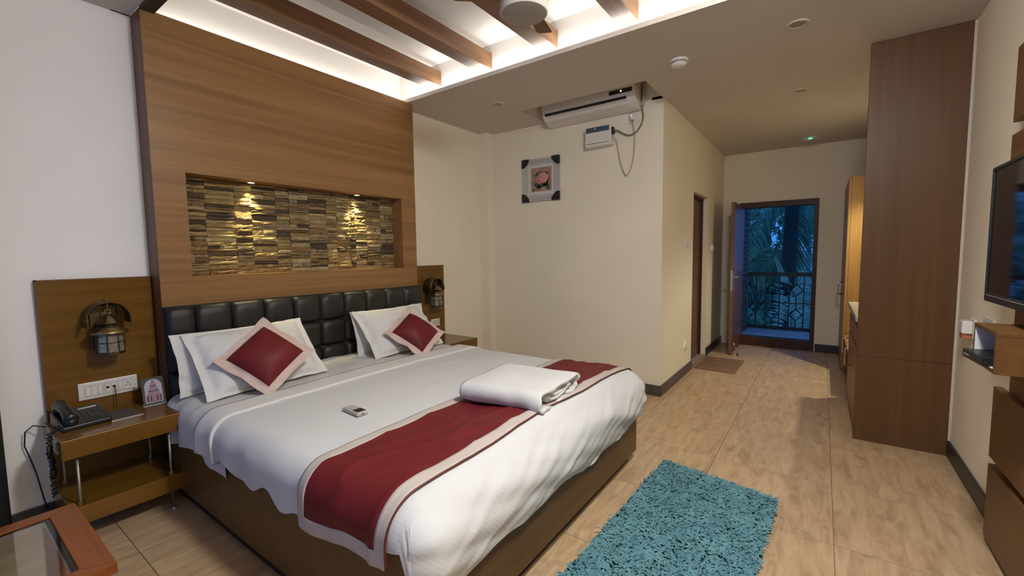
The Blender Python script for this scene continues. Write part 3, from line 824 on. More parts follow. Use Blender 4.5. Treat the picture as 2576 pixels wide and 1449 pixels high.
MB().box(2.925, 3.04, -.040, -.0315, .595, .668).build('frame', M_white, s2, bevel=.004)
MB().box(2.942, 3.024, -.0425, -.0395, .606, .656).build('switch', M_whited, s2, bevel=.001)

# ------------------------------------------------------------------ telephone
ph = thing('telephone', (.445, -.2, .50), 'black desk telephone on the left nightstand', 'telephone')
PT = Matrix.Translation((.440, -.212, .5005)) @ Matrix.Rotation(math.radians(4), 4, 'Z')
def wedge(x0, x1, y0, y1, z0, zf, zb): return [PT @ Vector(v) for v in ((x0, y0, z0), (x1, y0, z0), (x1, y1, z0), (x0, y1, z0), (x0, y0, zf), (x1, y0, zf), (x1, y1, zb), (x0, y1, zb))]
BF = [(0, 3, 2, 1), (4, 5, 6, 7), (0, 1, 5, 4), (1, 2, 6, 5), (2, 3, 7, 6), (3, 0, 4, 7)]
mb = MB(); mb._add(wedge(-.085, .088, -.10, .09, 0, .022, .062), BF); body = mb.build('body', M_black, ph, bevel=.006)
def on_phone(x, y): return .022 + .040 * (y + .10) / .19
def pbox(name, m_, x0, x1, y0, y1, h, par, bev=.001):
    mb = MB(); a, b = on_phone(x0, y0), on_phone(x0, y1)
    mb._add(wedge(x0, x1, y0, y1, min(a, b) - .004, a + h, b + h), BF); return mb.build(name, m_, par, bevel=bev)
for r_ in range(4):
    for c_ in range(3):
        pbox('key', plain('phone_key_%d%d' % (r_, c_), (.05, .05, .05), .5), .002 + c_ * .022, .018 + c_ * .022, .012 - r_ * .021 - .0, .025 - r_ * .021, .0025, body)
q_ = pbox('name_strip', plain('phone_strip', (.62, .62, .60), .5), .004, .072, .050, .062, .001, body, 0)
# handset: curved bar on the left with two bulges
mb = MB(); path = []; rad = []
for i in range(13):
    t_ = i / 12; y = -.092 + .175 * t_; path.append(PT @ Vector((-.052, y, on_phone(0, y) + .026 + .014 * math.sin(PI * t_)))); rad.append(.021 + .006 * abs(2 * t_ - 1) ** 2)
hs = mb.tube(path, rad, 14).build('handset', M_black, ph, smooth=True)
for y in (-.082, .072): MB().lathe([(.0001, .030), (.024, .026), (.027, .012), (.024, .0)], 18, PT @ Matrix.Translation((-.052, y, on_phone(0, y) + .002))).build('handset_cup', M_black, hs, smooth=True)
# phone cord bundle left
cb = thing('phone_cord', (.325, -.3, .35), 'tangled black phone cord hanging at the left end of the nightstand', 'cable')
pts = [PT @ Vector((-.085, -.05, .02)), Vector((.325, -.30, .505)), Vector((.318, -.32, .47)), Vector((.312, -.33, .42)), Vector((.325, -.30, .37)), Vector((.318, -.33, .34)), Vector((.322, -.29, .30)), Vector((.32, -.31, .25)), Vector((.33, -.25, .2))]
coil = []
for i in range(len(pts) - 1):
    for k in range(14):
        t_ = k / 14; p_ = pts[i].lerp(pts[i + 1], t_); a = (i * 14 + k) * 1.9
        coil.append(p_ + Vector((.008 * math.cos(a), .012 * math.sin(a), .004 * math.sin(a * .5))))
MB().tube(coil, .0042, 6).build('coil', M_rubber, cb, smooth=True)
for k, (zz, rr_) in enumerate(((.44, .021), (.385, .018), (.335, .015))):
    MB().tube([Vector((.318 + .004 * k, -.315, zz)) + Vector((.006 * math.cos(a), rr_ * math.cos(a), rr_ * math.sin(a))) for a in np.linspace(0, 2 * PI, 15)], .006, 6).build('loop', M_rubber, cb, smooth=True)
o = MB().tube([(.345, -.10, .485), (.30, -.06, .50), (.275, -.035, .47), (.270, -.025, .40), (.285, -.022, .33), (.300, -.02, .25), (.318, -.018, .10), (.325, -.018, .06)], .0028, 6).build('wall_cable', M_rubber, smooth=True)
tag(o, 'thin dark cable hanging down the white wall beside the nightstand', 'cable')

# folder and tent card
fo = thing('folder', (.585, -.21, .503), 'flat dark grey folder lying on the nightstand beside the telephone', 'folder')
MB().box(.532, .648, -.318, -.15, .5005, .5035).build('cover', plain('folder_grey', (.075, .065, .06), .6, var=.3, vscale=40), fo)
MB().box(.530, .650, -.3205, -.3175, .5003, .5042).build('edge', M_whited, fo)
st = thing('acrylic_stand', (.735, -.17, .50), 'clear acrylic card stand with a picture of a temple tower', 'card stand')
ST = Matrix.Translation((.733, -.195, .502)) @ Matrix.Rotation(math.radians(-6), 4, 'Z') @ Matrix.Rotation(math.radians(-20), 4, 'X')
MB().box(-.048, .048, -.002, .002, 0, .150, T=ST).build('card', plain('card_dark', (.028, .036, .028), .6), st)
mb = MB().box(-.050, .050, -.004, .05, 0, .003, T=Matrix.Translation((.733, -.195, .5005)) @ Matrix.Rotation(math.radians(-6), 4, 'Z')); mb.build('foot', M_whited, st)
# print: arch with towers
mb = MB()
arch = [(-.037, .012), (.037, .012), (.037, .10)] + [(.037 * math.cos(a), .10 + .040 * math.sin(a)) for a in np.linspace(.15, PI - .15, 12)] + [(-.037, .10)]
mb.mat(0).poly([ST @ Vector((a, -.00205, b)) for a, b in arch])
def rect(x0, x1, z0, z1, k): mb.mat(k).poly([ST @ Vector(v) for v in ((x0, -.00212, z0), (x1, -.00212, z0), (x1, -.00212, z1), (x0, -.00212, z1))])
rect(-.034, .034, .014, .055, 1)
for i, hw in enumerate((.026, .022, .018, .013, .009)): rect(-hw, hw, .055 + i * .014, .067 + i * .014, 2 if i % 2 else 1)
mb.mat(2).poly([ST @ Vector(v) for v in ((-.006, -.00212, .125), (.006, -.00212, .125), (0, -.00212, .138))])
for x_ in (-.027, -.013, .013, .027): rect(x_ - .003, x_ + .003, .02, .05, 2)
mb.build('picture', [plain('print_sky', (.42, .39, .46), .6), plain('print_mauve', (.30, .17, .22), .6), plain('print_plum', (.14, .08, .11), .6)], st)

# ------------------------------------------------------------------ coffee table bottom left
ct = thing('coffee_table', (-.1, -1.22, 0), 'low glass topped coffee table with red brown wooden frame', 'coffee table')
CX0, CX1, CYa, CYb, CZ = -.62, .294, -1.485, -.950, .42
fw = .072
mb = MB()
def mitre(pts): mb.prism([(a, b, CZ) for a, b in pts], (0, 0, -.032))
I = (CX0 + fw, CX1 - fw, CYa + fw * .72, CYb - fw * .72)
for pts in ([(CX1, CYa), (CX1, CYb), (I[1], I[3]), (I[1], I[2])], [(CX0, CYa), (I[0], I[2]), (I[0], I[3]), (CX0, CYb)],
            [(CX0, CYb), (I[0], I[3]), (I[1], I[3]), (CX1, CYb)], [(CX0, CYa), (CX1, CYa), (I[1], I[2]), (I[0], I[2])]):
    mb = MB(); mitre(pts); mb.build('frame_rail', M_tablewood, ct, bevel=.003)
MB().box(I[0] - .004, I[1] + .004, I[2] - .004, I[3] + .004, CZ - .012, CZ - .005).build('glass_top', M_glassclear, ct)
mb = MB(); gy_ = M_whited
mb.box(I[0], I[0] + .012, I[2], I[3], CZ - .03, CZ - .012).box(I[1] - .012, I[1], I[2], I[3], CZ - .03, CZ - .012).box(I[0], I[1], I[2], I[2] + .012, CZ - .03, CZ - .012).box(I[0], I[1], I[3] - .012, I[3], CZ - .03, CZ - .012)
mb.build('glass_ledge', plain('pale_ledge', (.36, .30, .26), .6), ct)
for a in (CX0 + .05, CX1 - .09):
    for b in (CYa + .05, CYb - .09): MB().box(a, a + .045, b, b + .045, 0, CZ - .032).build('leg', M_tablewood, ct, bevel=.003)

# dark curtain at the left picture edge
mb = MB()
def cur(u, v):
    x = -.95 + 1.155 * u; z = .03 + 2.5 * v
    return (x, -.07 - .028 * math.sin(u * 60) * (1 - .2 * v), z)
q_ = mb.grid(cur, 110, 8).build('curtain', M_curtain, smooth=True)
sd = q_.modifiers.new('t', 'SOLIDIFY'); sd.thickness = .003
tag(q_, 'dark pleated curtain hanging at the left edge of the white wall', 'curtain')

# ------------------------------------------------------------------ picture with rose
pf = thing('picture_frame', (X1 - .015, -.73, 2.045), 'silver picture frame with black corners holding a pink rose painting', 'picture')
xw = X1 - .003; PY0, PY1, PZ0, PZ1 = -.948, -.512, 1.832, 2.262; pw = .062
def tilt(p): return p
for nm, (a0, a1, b0, b1) in (('left', (PY1 - pw, PY1, PZ0, PZ1)), ('right', (PY0, PY0 + pw, PZ0, PZ1)), ('top', (PY0 + pw, PY1 - pw, PZ1 - pw, PZ1)), ('bottom', (PY0 + pw, PY1 - pw, PZ0, PZ0 + pw))):
    mb = MB(); vert = nm in ('left', 'right')
    for k in range(4):
        f0, f1 = k / 4, (k + 1) / 4 - .03; d = (.018, .024, .021, .014)[k]
        if vert:
            w0 = a0 + (a1 - a0) * (f0 if nm == 'right' else 1 - f1); w1 = a0 + (a1 - a0) * (f1 if nm == 'right' else 1 - f0); mb.box(xw - d, xw, w0, w1, b0, b1)
        else:
            w0 = b0 + (b1 - b0) * (f0 if nm == 'bottom' else 1 - f1); w1 = b0 + (b1 - b0) * (f1 if nm == 'bottom' else 1 - f0); mb.box(xw - d, xw, a0, a1, w0, w1)
    if vert: mb.box(xw - .01, xw, a0, a1, b0, b1)
    else: mb.box(xw - .01, xw, a0, a1, b0, b1)
    mb.build('frame_moulding', plain('frame_silver_' + nm, (.62, .60, .59), .25, metal=.25), pf, bevel=.003)
MB().box(xw - .012, xw, PY0 + pw, PY1 - pw, PZ0 + pw, PZ1 - pw).build('mount', plain('mount_white', (.62, .60, .60), .7), pf)
for sy, ey in ((1, PY0), (-1, PY1)):
    for sz, ez in ((1, PZ0), (-1, PZ1)):
        y_, z_ = ey - sy * .004, ez - sz * .004; L_, cN = .086, .03
        pp = [(0, 0), (L_, 0), (L_, L_ - .055), (L_ - .055, L_), (0, L_)]
        MB().prism([(xw - .027, y_ + sy * a, z_ + sz * b) for a, b in pp], (.027, 0, 0)).build('corner_cap', M_black, pf, bevel=.002)
mb = MB(); ya, yb, za, zb = -.860, -.616, 1.928, 2.170
ic, kc = (ya + yb) / 2, (za + zb) / 2
def flat(pts, k, d): mb.mat(k).poly([(xw - .0125 - d, ic - a, kc + b) for a, b in pts])   # a: to the right in picture
flat([(-.122, -.121), (.122, -.121), (.122, .121), (-.122, .121)], 0, 0)
def ell(cx_, cz_, a, b, k, d, rot=0, wob=.0, n=18, sd=0):
    pts = []
    for i in range(n):
        t_ = 2 * PI * i / n; rr_ = 1 + wob * math.sin(5 * t_ + sd)
        x_, z_ = a * math.cos(t_) * rr_, b * math.sin(t_) * rr_
        pts.append((cx_ + x_ * math.cos(rot) - z_ * math.sin(rot), cz_ + x_ * math.sin(rot) + z_ * math.cos(rot)))
    flat(pts, k, d)
for cx_, cz_, a, b, rt in ((-.05, .055, .032, .016, .7), (-.052, -.05, .03, .026, .3), (.0, -.062, .05, .02, .2), (.055, -.045, .04, .022, .9), (.075, -.075, .026, .036, .3), (-.03, -.085, .03, .016, .0), (.065, -.02, .03, .016, .4)):
    ell(cx_, cz_, a, b, 2, .0003, rt)
for cx_, cz_, a, b, rt in ((.0, .075, .02, .006, -.4), (.068, .06, .014, .012, 0), (.09, .02, .006, .02, .2), (.1, .0, .016, .005, -.5), (-.09, -.1, .02, .012, .5)):
    ell(cx_, cz_, a, b, 3, .0004, rt)
ell(.02, .012, .066, .052, 1, .0006, 0, .05); ell(-.012, .0, .05, .042, 4, .0008, .4, .06, sd=2); ell(.03, .02, .046, .036, 5, .0010, .2, .08, sd=1); ell(.028, .022, .030, .022, 4, .0012, 0, .1); ell(.03, .024, .018, .013, 5, .0014, .3, .1)
mb.build('painting', [plain('rose_ground', (.34, .23, .14), .6, var=.35, vscale=14), plain('rose_pink', (.58, .24, .26), .6), plain('rose_leaf', (.05, .075, .05), .6, var=.4, vscale=40), plain('rose_bud', (.16, .06, .05), .6), plain('rose_deep', (.52, .17, .20), .6), plain('rose_light', (.66, .36, .36), .6)], pf)

# ------------------------------------------------------------------ air conditioner
ac = thing('air_conditioner', (X1, -1.33, 2.50), 'white wall split air conditioner set into the ceiling pocket', 'air conditioner')
AY0, AY1 = -1.775, -.865
prof = [(0, 2.535), (-.045, 2.530), (-.10, 2.540), (-.155, 2.565), (-.19, 2.60), (-.205, 2.645), (-.208, 2.70), (-.20, 2.80), (-.17, 2.82), (0, 2.82)]
mb = MB(); mb.prism([(X1 + a, AY0, b) for a, b in prof], (0, AY1 - AY0, 0)); mb.build('body', M_white, ac, bevel=.006)
def acpanel(name, m_, ya, yb, i0, f0, i1, f1, out):
    def at(i, f): a, b = prof[i], prof[i + 1]; return Vector((X1 + a[0] + (b[0] - a[0]) * f, 0, a[1] + (b[1] - a[1]) * f))
    p0, p1 = at(i0, f0), at(i1, f1); d = (p1 - p0); nn = Vector((-d.z, 0, d.x)).normalized(); nn = nn if nn.x < 0 else -nn
    vs = [p0 + nn * out, p1 + nn * out, p1 - nn * .006, p0 - nn * .006]
    return MB().prism([(v.x, ya, v.z) for v in vs], (0, yb - ya, 0)).build(name, m_, ac)
acpanel('louvre', M_whited, AY0 + .075, AY1 - .05, 2, .35, 3, .85, .003)
acpanel('air_outlet', M_blackm, AY0 + .075, AY1 - .03, 3, .93, 4, .42, .002)
q_ = MB().box(X1 - .2115, X1 - .2, AY0 + .02, AY0 + .225, 2.645, 2.680).build('display', M_black, ac, bevel=.004)
MB().lathe([(.0001, 0), (.007, 0)], 14, Matrix.Translation((X1 - .2120, AY0 + .115, 2.662)) @ Matrix.Rotation(-PI / 2, 4, 'Y')).build('indicator', emit('amber_led', (1, .45, .08), 5), q_)
for k, zz in enumerate((2.60, 2.70)): MB().box(X1 - .19, X1 - .02, AY0 - .001, AY0 - .0002, zz, zz + .003).build('seam', M_grey, ac)
o = MB().tube([(X1 - .05, AY0 - .03, 2.93), (X1 - .05, AY0 - .03, 2.60), (X1 - .045, AY0 - .012, 2.55)], .014, 8).build('ac_pipe', M_cablebeige, smooth=True)
tag(o, 'beige insulated pipe rising beside the air conditioner', 'pipe')

# dome-shaped fill lamp added out of view to light the room more evenly
tl = thing('added_fill_lamp', (1.05, -3.2, ZC), 'added white fill lamp, a dome on the ceiling out of view', 'fill lamp')
MB().lathe([(.0001, 0), (.16, 0), (.16, -.018), (.15, -.02)], 32, Matrix.Translation((1.05, -3.2, ZC))).build('base', M_white, tl, smooth=True)
MB().lathe([(.15, -.02)] + [(.15 * math.cos(a_), -.02 - .085 * math.sin(a_)) for a_ in np.linspace(.1, PI / 2 - .001, 10)], 32, Matrix.Translation((1.05, -3.2, ZC))).build('dome', emit('fill_glow', (1.0, 1.0, .99), FILL_POWER), tl, smooth=True)
# stabiliser --------------------------------------------------------
sb = thing('voltage_stabilizer', (X1 - .05, -1.39, 2.36), 'white voltage stabilizer box with blue strip below the air conditioner', 'stabilizer')
SYa, SYb, SZa, SZb, SXf = -1.52, -1.268, 2.268, 2.447, X1 - .096
MB().box(SXf, X1 - .001, SYa, SYb, SZa, SZb).build('case', M_white, sb, bevel=.008)
q_ = MB().box(SXf - .0015, SXf + .002, SYa + .014, SYb - .012, 2.392, 2.436).build('blue_strip', plain('strip_blue', (.035, .075, .10), .4), sb)
mb = MB(); mb.tube([(SXf - .002, SYb - .02 - .21 * i / 20, 2.403 + .003 * math.sin(i * .8)) for i in range(21)], .0009, 4)
mb.tube([(SXf - .002, SYa + .045 + .020 * math.cos(a), 2.420 + .008 * math.sin(a)) for a in np.linspace(0, 2 * PI, 17)], .0008, 4)
mb.tube([(SXf - .002, SYb - .03 - .035 * i / 8, 2.420 + .004 * math.sin(i * 2.2)) for i in range(9)], .0008, 4)
mb.build('printed_mark', plain('mark_pale', (.25, .32, .34), .5), q_)
MB().box(SXf - .0022, SXf - .001, SYb - .105, SYb - .098, 2.418, 2.424).build('indicator', emit('stab_led', (.9, .9, .6), 1.0), q_)
MB().box(SXf - .001, SXf + .002, SYa + .014, SYb - .012, 2.289, 2.296).build('lower_slot', M_grey, sb)
MB().box(X1 - .075, X1 - .035, SYa - .018, SYa + .002, 2.355, 2.420).build('terminal_block', M_black, sb, bevel=.004)
for k in range(4): MB().box(X1 - .085, X1 - .079, SYa - .001, SYa + .002, 2.29 + k * .016, 2.298 + k * .016).build('vent_slot', M_grey, sb)
xc = X1 - .018
o = MB().tube(smoothpath([(X1 - .05, SYa - .018, 2.385), (X1 - .03, -1.562, 2.390), (xc, -1.60, 2.362), (xc, -1.655, 2.335), (xc, -1.72, 2.347), (xc, -1.768, 2.40), (xc, -1.787, 2.46), (xc, -1.782, 2.52), (X1 - .03, -1.772, 2.58), (X1 - .03, -1.785, 2.75)]), .0068, 8).build('power_cable', M_cablegrey, smooth=True)
tag(o, 'thick grey cable from the stabilizer up to the air conditioner', 'cable')
o = MB().tube(smoothpath([(X1 - .055, SYa - .001, 2.345), (X1 - .03, -1.55, 2.30), (xc, -1.565, 2.20), (xc, -1.588, 2.09), (xc, -1.625, 2.0), (xc, -1.645, 1.985), (xc, -1.675, 2.03), (xc, -1.70, 2.12), (xc, -1.713, 2.25), (xc, -1.706, 2.37), (X1 - .03, -1.698, 2.445)]), .0048, 8).build('power_cable', M_cablebeige, smooth=True)
tag(o, 'thin beige cable looping down from the stabilizer to the wall plug', 'cable')
so = thing('wall_socket', (X1, -1.70, 2.48), 'white wall socket with a plug and tiny red light under the air conditioner', 'socket')
MB().box(X1 - .009, X1 - .0005, -1.748, -1.655, 2.432, 2.527).build('plate', M_white, so, bevel=.003)
MB().box(X1 - .0125, X1 - .008, -1.735, -1.722, 2.45, 2.51).build('switch', M_white, so, bevel=.002)
q_ = MB().lathe([(.0001, .042), (.020, .040), (.026, .03), (.027, 0)], 20, Matrix.Translation((X1 - .009, -1.697, 2.482)) @ Matrix.Rotation(-PI / 2, 4, 'Y')).build('plug', M_white, so, smooth=True)
MB().box(X1 - .040, X1 - .016, -1.705, -1.689, 2.447, 2.458).build('cord_grip', M_grey, q_)
MB().lathe([(.0001, .0425), (.003, .0425)], 8, Matrix.Translation((X1 - .009, -1.692, 2.49)) @ Matrix.Rotation(-PI / 2, 4, 'Y')).build('neon', emit('neon_orange', (1, .5, .25), 4), q_)

# ------------------------------------------------------------------ ceiling fittings
def disc(name, x, y, z, prof, mats, lb, cat, group=None, n=32):
    o = thing(name, (x, y, z), lb, cat, group)
    for nm, pr, m_ in prof: MB().lathe(pr, n, Matrix.Translation((x, y, z))).build(nm, m_, o, smooth=True)
    return o
o = disc('smoke_detector', 3.187, -2.256, ZC, (('base', [(.060, 0), (.060, -.012), (.052, -.014), (.0001, -.014)], M_white), ('vent_ring', [(.047, -.014), (.047, -.026), (.05, -.026), (.05, -.014)], M_grey), ('dome', [(.052, -.024), (.050, -.036), (.035, -.043), (.0001, -.045)], M_white)), None, 'round white smoke detector on the ceiling near the air conditioner', 'smoke detector')
for x, y, lb in ((3.112, -2.941, 'unlit recessed downlight in the ceiling nearest the brown partition'), (4.387, -2.913, 'unlit recessed downlight in the corridor ceiling'), (3.115, -.748, 'unlit recessed downlight in the ceiling above the far side of the bed')):
    disc('downlight', x, y, ZC, (('rim', [(.058, 0), (.058, -.004), (.044, -.006), (.040, 0.0)], M_ceil), ('reflector', [(.040, 0), (.034, -.002), (.0001, -.001)], plain('downlight_glass_%d' % int(x * 100 - y * 10), (.36, .32, .27), .4))), None, lb, 'downlight', 'recessed downlights')
o = disc('ceiling_sensor', 6.278, -2.939, ZC, (('base', [(.085, 0), (.085, -.010), (.078, -.022), (.05, -.028), (.0001, -.029)], M_whited),), None, 'flat round ceiling sensor with a green light over the exit', 'sensor')
MB().box(6.19, 6.196, -2.96, -2.925, ZC - .026, ZC - .016).build('green_light', emit('green_led', (.05, .9, .35), 1.2), o)
# ceiling fan hub
fx, fy = 1.838, -1.880
fn_ = thing('ceiling_fan', (fx, fy, 2.45), 'ceiling fan with grey drum hub hanging below the beams', 'ceiling fan')
M_fan = plain('fan_grey', (.36, .33, .29), .5, var=.08, vscale=20); M_fanrim = plain('fan_rim', (.60, .57, .52), .4)
MB().lathe([(.0001, 2.447), (.10, 2.449), (.112, 2.452)], 40, Matrix.Translation((fx, fy, 0))).build('hub_bottom', M_fan, fn_, smooth=True)
MB().lathe([(.112, 2.452), (.117, 2.457), (.117, 2.505), (.108, 2.515), (.04, 2.53), (.03, 2.545), (.0001, 2.545)], 40, Matrix.Translation((fx, fy, 0))).build('hub_drum', M_fanrim, fn_, smooth=True)
MB().lathe([(.011, 2.54), (.011, 2.80), (.05, 2.80), (.06, 2.85)], 16, Matrix.Translation((fx, fy, 0))).build('down_rod', M_fanrim, fn_, smooth=True)
for k in range(3):
    a = math.radians(14) + 2 * PI * k / 3; Tm = Matrix.Translation((fx, fy, 2.522)) @ Matrix.Rotation(a, 4, 'Z') @ Matrix.Rotation(math.radians(8), 4, 'X')
    MB().prism([Tm @ Vector(v) for v in ((.09, -.025, 0), (.16, -.038, 0), (.33, -.045, 0), (.35, -.035, 0), (.35, .035, 0), (.33, .045, 0), (.16, .038, 0), (.09, .025, 0))], Tm.to_3x3() @ Vector((0, 0, .005))).build('blade', M_beam, fn_)

# ------------------------------------------------------------------ rug
rg = thing('rug', (1.9, -2.63, 0), 'teal blue shaggy rug on the floor beside the bed foot', 'rug')
A, B, Cc = Vector((2.612, -2.353, 0)), Vector((2.504, -2.95, 0)), None
ul = Vector((-1.175, .048, 0)).normalized(); RL = 1.45
D_ = A + ul * RL; C2 = B + ul * RL
MB().prism([(A + (B - A) * .01).to_tuple(), B.to_tuple(), C2.to_tuple(), D_.to_tuple()], (0, 0, .010)).build('backing', plain('rug_backing', (.03, .11, .13), .95), rg)
def pile(n):
    e1 = np.array((B - A).to_tuple()); e2 = np.array((D_ - A).to_tuple()); a0 = np.array(A.to_tuple())
    u, v = rng.random(n), rng.random(n)
    root = a0 + u[:, None] * e1 + v[:, None] * e2; root[:, 2] = .006
    ang = rng.normal(-2.2, .75, n) ; ln = rng.uniform(.022, .042, n); wd = rng.uniform(.0032, .0060, n)
    ed = np.minimum(np.minimum(u, 1 - u) * .6, np.minimum(v, 1 - v) * 1.45) < .02
    # clumped swirl direction
    ang += 1.0 * np.sin(root[:, 0] * 14 + 3 * np.sin(root[:, 1] * 17)) * .5
    d = np.stack([np.cos(ang), np.sin(ang), np.zeros(n)], 1); s = np.stack([-np.sin(ang), np.cos(ang), np.zeros(n)], 1)
    lean = rng.uniform(.55, 1.1, n)
    up = np.array([0, 0, 1.0])
    p1 = root + d * (ln * .35 * lean)[:, None] + up * (ln * .55)[:, None]
    p2 = root + d * (ln * .9 * lean)[:, None] + up * (ln * .62 + rng.uniform(-.006, .006, n))[:, None]
    V = np.empty((n, 8, 3)); hw = wd[:, None]
    V[:, 0] = root + s * hw; V[:, 1] = root - s * hw
    V[:, 2] = p1 + s * hw * 1.1; V[:, 3] = p1 + up * hw * 1.2; V[:, 4] = p1 - s * hw * 1.1
    V[:, 5] = p2 + s * hw * .45; V[:, 6] = p2 + up * hw * .6; V[:, 7] = p2 - s * hw * .45
    F = np.array([[0, 2, 3], [0, 3, 1], [1, 3, 4], [2, 5, 6], [2, 6, 3], [3, 6, 7], [3, 7, 4]])
    faces = (F[None] + (np.arange(n) * 8)[:, None, None]).reshape(-1, 3)
    me = bpy.data.meshes.new('pile'); me.vertices.add(n * 8); me.vertices.foreach_set('co', V.reshape(-1))
    nf = len(faces); me.loops.add(nf * 3); me.polygons.add(nf)
    me.loops.foreach_set('vertex_index', faces.reshape(-1).astype(np.int32)); me.polygons.foreach_set('loop_start', np.arange(0, nf * 3, 3, dtype=np.int32))
    me.update(calc_edges=True); me.polygons.foreach_set('use_smooth', [True] * nf); me.materials.append(M_rug)
    o = bpy.data.objects.new('pile', me); COL.objects.link(o); adopt(o, rg); o['kind'] = 'stuff'
pile(20000)

# bathroom mat ------------------------------------------------------
dm_ = thing('door_mat', (5.33, -2.18, 0), 'thin brown woven mat on the floor at the bathroom door', 'mat')
q0, q1, q2, q3 = Vector((5.02, -1.975, 0)), Vector((4.98, -2.396, 0)), Vector((5.66, -2.399, 0)), Vector((5.68, -1.975, 0))
M_mat = plain('mat_brown', (.22, .12, .07), .95, var=.25, vscale=30, bump=.6, bscale=300)
MB().prism([q0, q1, q2, q3], (0, 0, .006)).build('base', M_mat, dm_)
for i in range(9):
    t_ = .30 + .07 * i; a = q0.lerp(q3, t_).lerp(q1.lerp(q2, t_), random.uniform(.05, .2)); b = q1.lerp(q2, t_).lerp(q0.lerp(q3, t_), random.uniform(.03, .35))
    MB().tube([a + Vector((0, 0, .006)), b + Vector((0, 0, .006))], .005, 6).build('rib', M_mat, dm_)

# ------------------------------------------------------------------ bathroom door (door_1)
d1 = bpy.data.objects.new('door_1', None); COL.objects.link(d1); d1.location = (5.33, YC + .05, 0); struct(d1)
yd = YC + .085
MB().box(DX0 + .03, DX1 - .03, yd, yd + .035, .012, DZ - .03).build('leaf', M_doorwood, d1)
mb = MB(); mb.box(DX0, DX0 + .03, yd - .03, YC + .12, 0, DZ).box(DX1 - .03, DX1, yd - .03, YC + .12, 0, DZ).box(DX0, DX1, yd - .03, YC + .12, DZ - .03, DZ)
mb.build('frame', M_framewood, d1)
MB().box(DX0 + .08, DX1 - .08, yd - .004, yd, .02, .16).build('kick_plate', plain('kick_grey', (.12, .09, .075), .5), d1)
MB().box(DX0 + .0, DX1, YC + .005, YC + .12, 0, .02).build('threshold', plain('threshold_stone', (.30, .25, .19), .5), d1)

# ------------------------------------------------------------------ exit door (door_2)
d2 = bpy.data.objects.new('door_2', None); COL.objects.link(d2); d2.location = (X2, -2.6, 0); struct(d2)
fx0, fx1 = X2 - .012, X2 + .125; ft = .048
MB().box(fx0, fx1, EY0, EY0 + ft, 0, EZ - .075).build('frame_post', M_framewood, d2, bevel=.003)
MB().box(fx0, fx1, EY1 - ft, EY1, 0, EZ - .075).build('frame_post', M_framewood, d2, bevel=.003)
MB().box(fx0, fx1, EY0, EY1, EZ - .075, EZ).build('frame_head', M_framewood, d2, bevel=.003)
MB().box(fx0, fx1, EY0 + ft, EY1 - ft, 0, .125).build('threshold', M_framewood, d2, bevel=.004)
lf = MB().box(5.905, 6.66, -2.222, -2.182, .012, 1.885).build('leaf', M_doorwood, d2, bevel=.002)
MB().box(5.9035, 5.906, -2.220, -2.184, .02, 1.88).build('lipping', wood('lipping', (.17, .075, .04), (.24, .11, .06), 'Z', .4), lf)
MB().box(5.901, 5.9045, -2.213, -2.191, .80, 1.06).build('lock_plate', M_chrome, lf, bevel=.001)
MB().box(5.93, 5.97, -2.2265, -2.2215, .80, 1.04).build('lock_plate', M_chrome, lf, bevel=.001)
MB().tube([(5.95, -2.226, .97), (5.95, -2.262, .97), (6.05, -2.264, .97)], .008, 8).build('lever', M_chrome, lf, smooth=True)
MB().tube([(5.95, -2.182, .97), (5.95, -2.142, .97), (6.03, -2.140, .97)], .008, 8).build('lever', M_chrome, lf, smooth=True)
MB().tube([(5.93, -2.224, .16), (5.93, -2.25, .13), (5.93, -2.285, .02)], .007, 8).build('door_stop', M_chrome, lf, smooth=True)
MB().lathe([(.0001, .012), (.012, .01), (.014, 0)], 10, Matrix.Translation((5.93, -2.288, .004))).build('stop_tip', M_black, lf)

# wall fittings in corridor
o = thing('wall_switch', (4.684, YC, 1.353), 'small white switch on the corridor wall before the bathroom door', 'switch')
MB().box(4.645, 4.725, YC - .012, YC - .0005, 1.305, 1.395).build('plate', M_white, o, bevel=.003); MB().box(4.665, 4.705, YC - .016, YC - .011, 1.325, 1.375).build('rocker', M_whited, o, bevel=.002)
o = thing('key_card_switch', (5.9, YC, 1.34), 'small white key card switch on the wall between the two doors', 'switch')
MB().box(5.86, 5.95, YC - .03, YC - .0005, 1.29, 1.38).build('box', M_white, o, bevel=.004); MB().box(5.88, 5.93, YC - .034, YC - .029, 1.385 - .03, 1.40).build('card', M_grey, o)
o = thing('cable_cover', (4.69, YC, .307), 'round white blank cover low on the corridor wall', 'cover plate')
MB().lathe([(.0001, .012), (.05, .010), (.058, 0)], 20, Matrix.Translation((4.69, YC - .0005, .31)) @ Matrix.Rotation(PI / 2, 4, 'X')).build('plate', M_wall, o, smooth=True)

# ------------------------------------------------------------------ wooden partition
pa = thing('partition_panel', (X3 + .02, -3.55, 0), 'tall reddish brown wooden partition standing floor to ceiling on the right', 'partition')
MB().box(X3, X3 + .024, YW + .012, -3.312, .578, ZC - .002).build('board', wood('partition_veneer', (.088, .042, .015), (.13, .062, .024), 'Z', .42, .7), pa, bevel=.0015)
MB().box(X3, X3 + .024, YW + .012, -3.312, .0, .576).build('board', MATS['partition_veneer'], pa, bevel=.0015)
MB().box(X3 - .004, X3 + .02, YW, YW + .012, .1, ZC - .002).build('filler_strip', plain('filler_white', (.55, .48, .40), .7), pa)

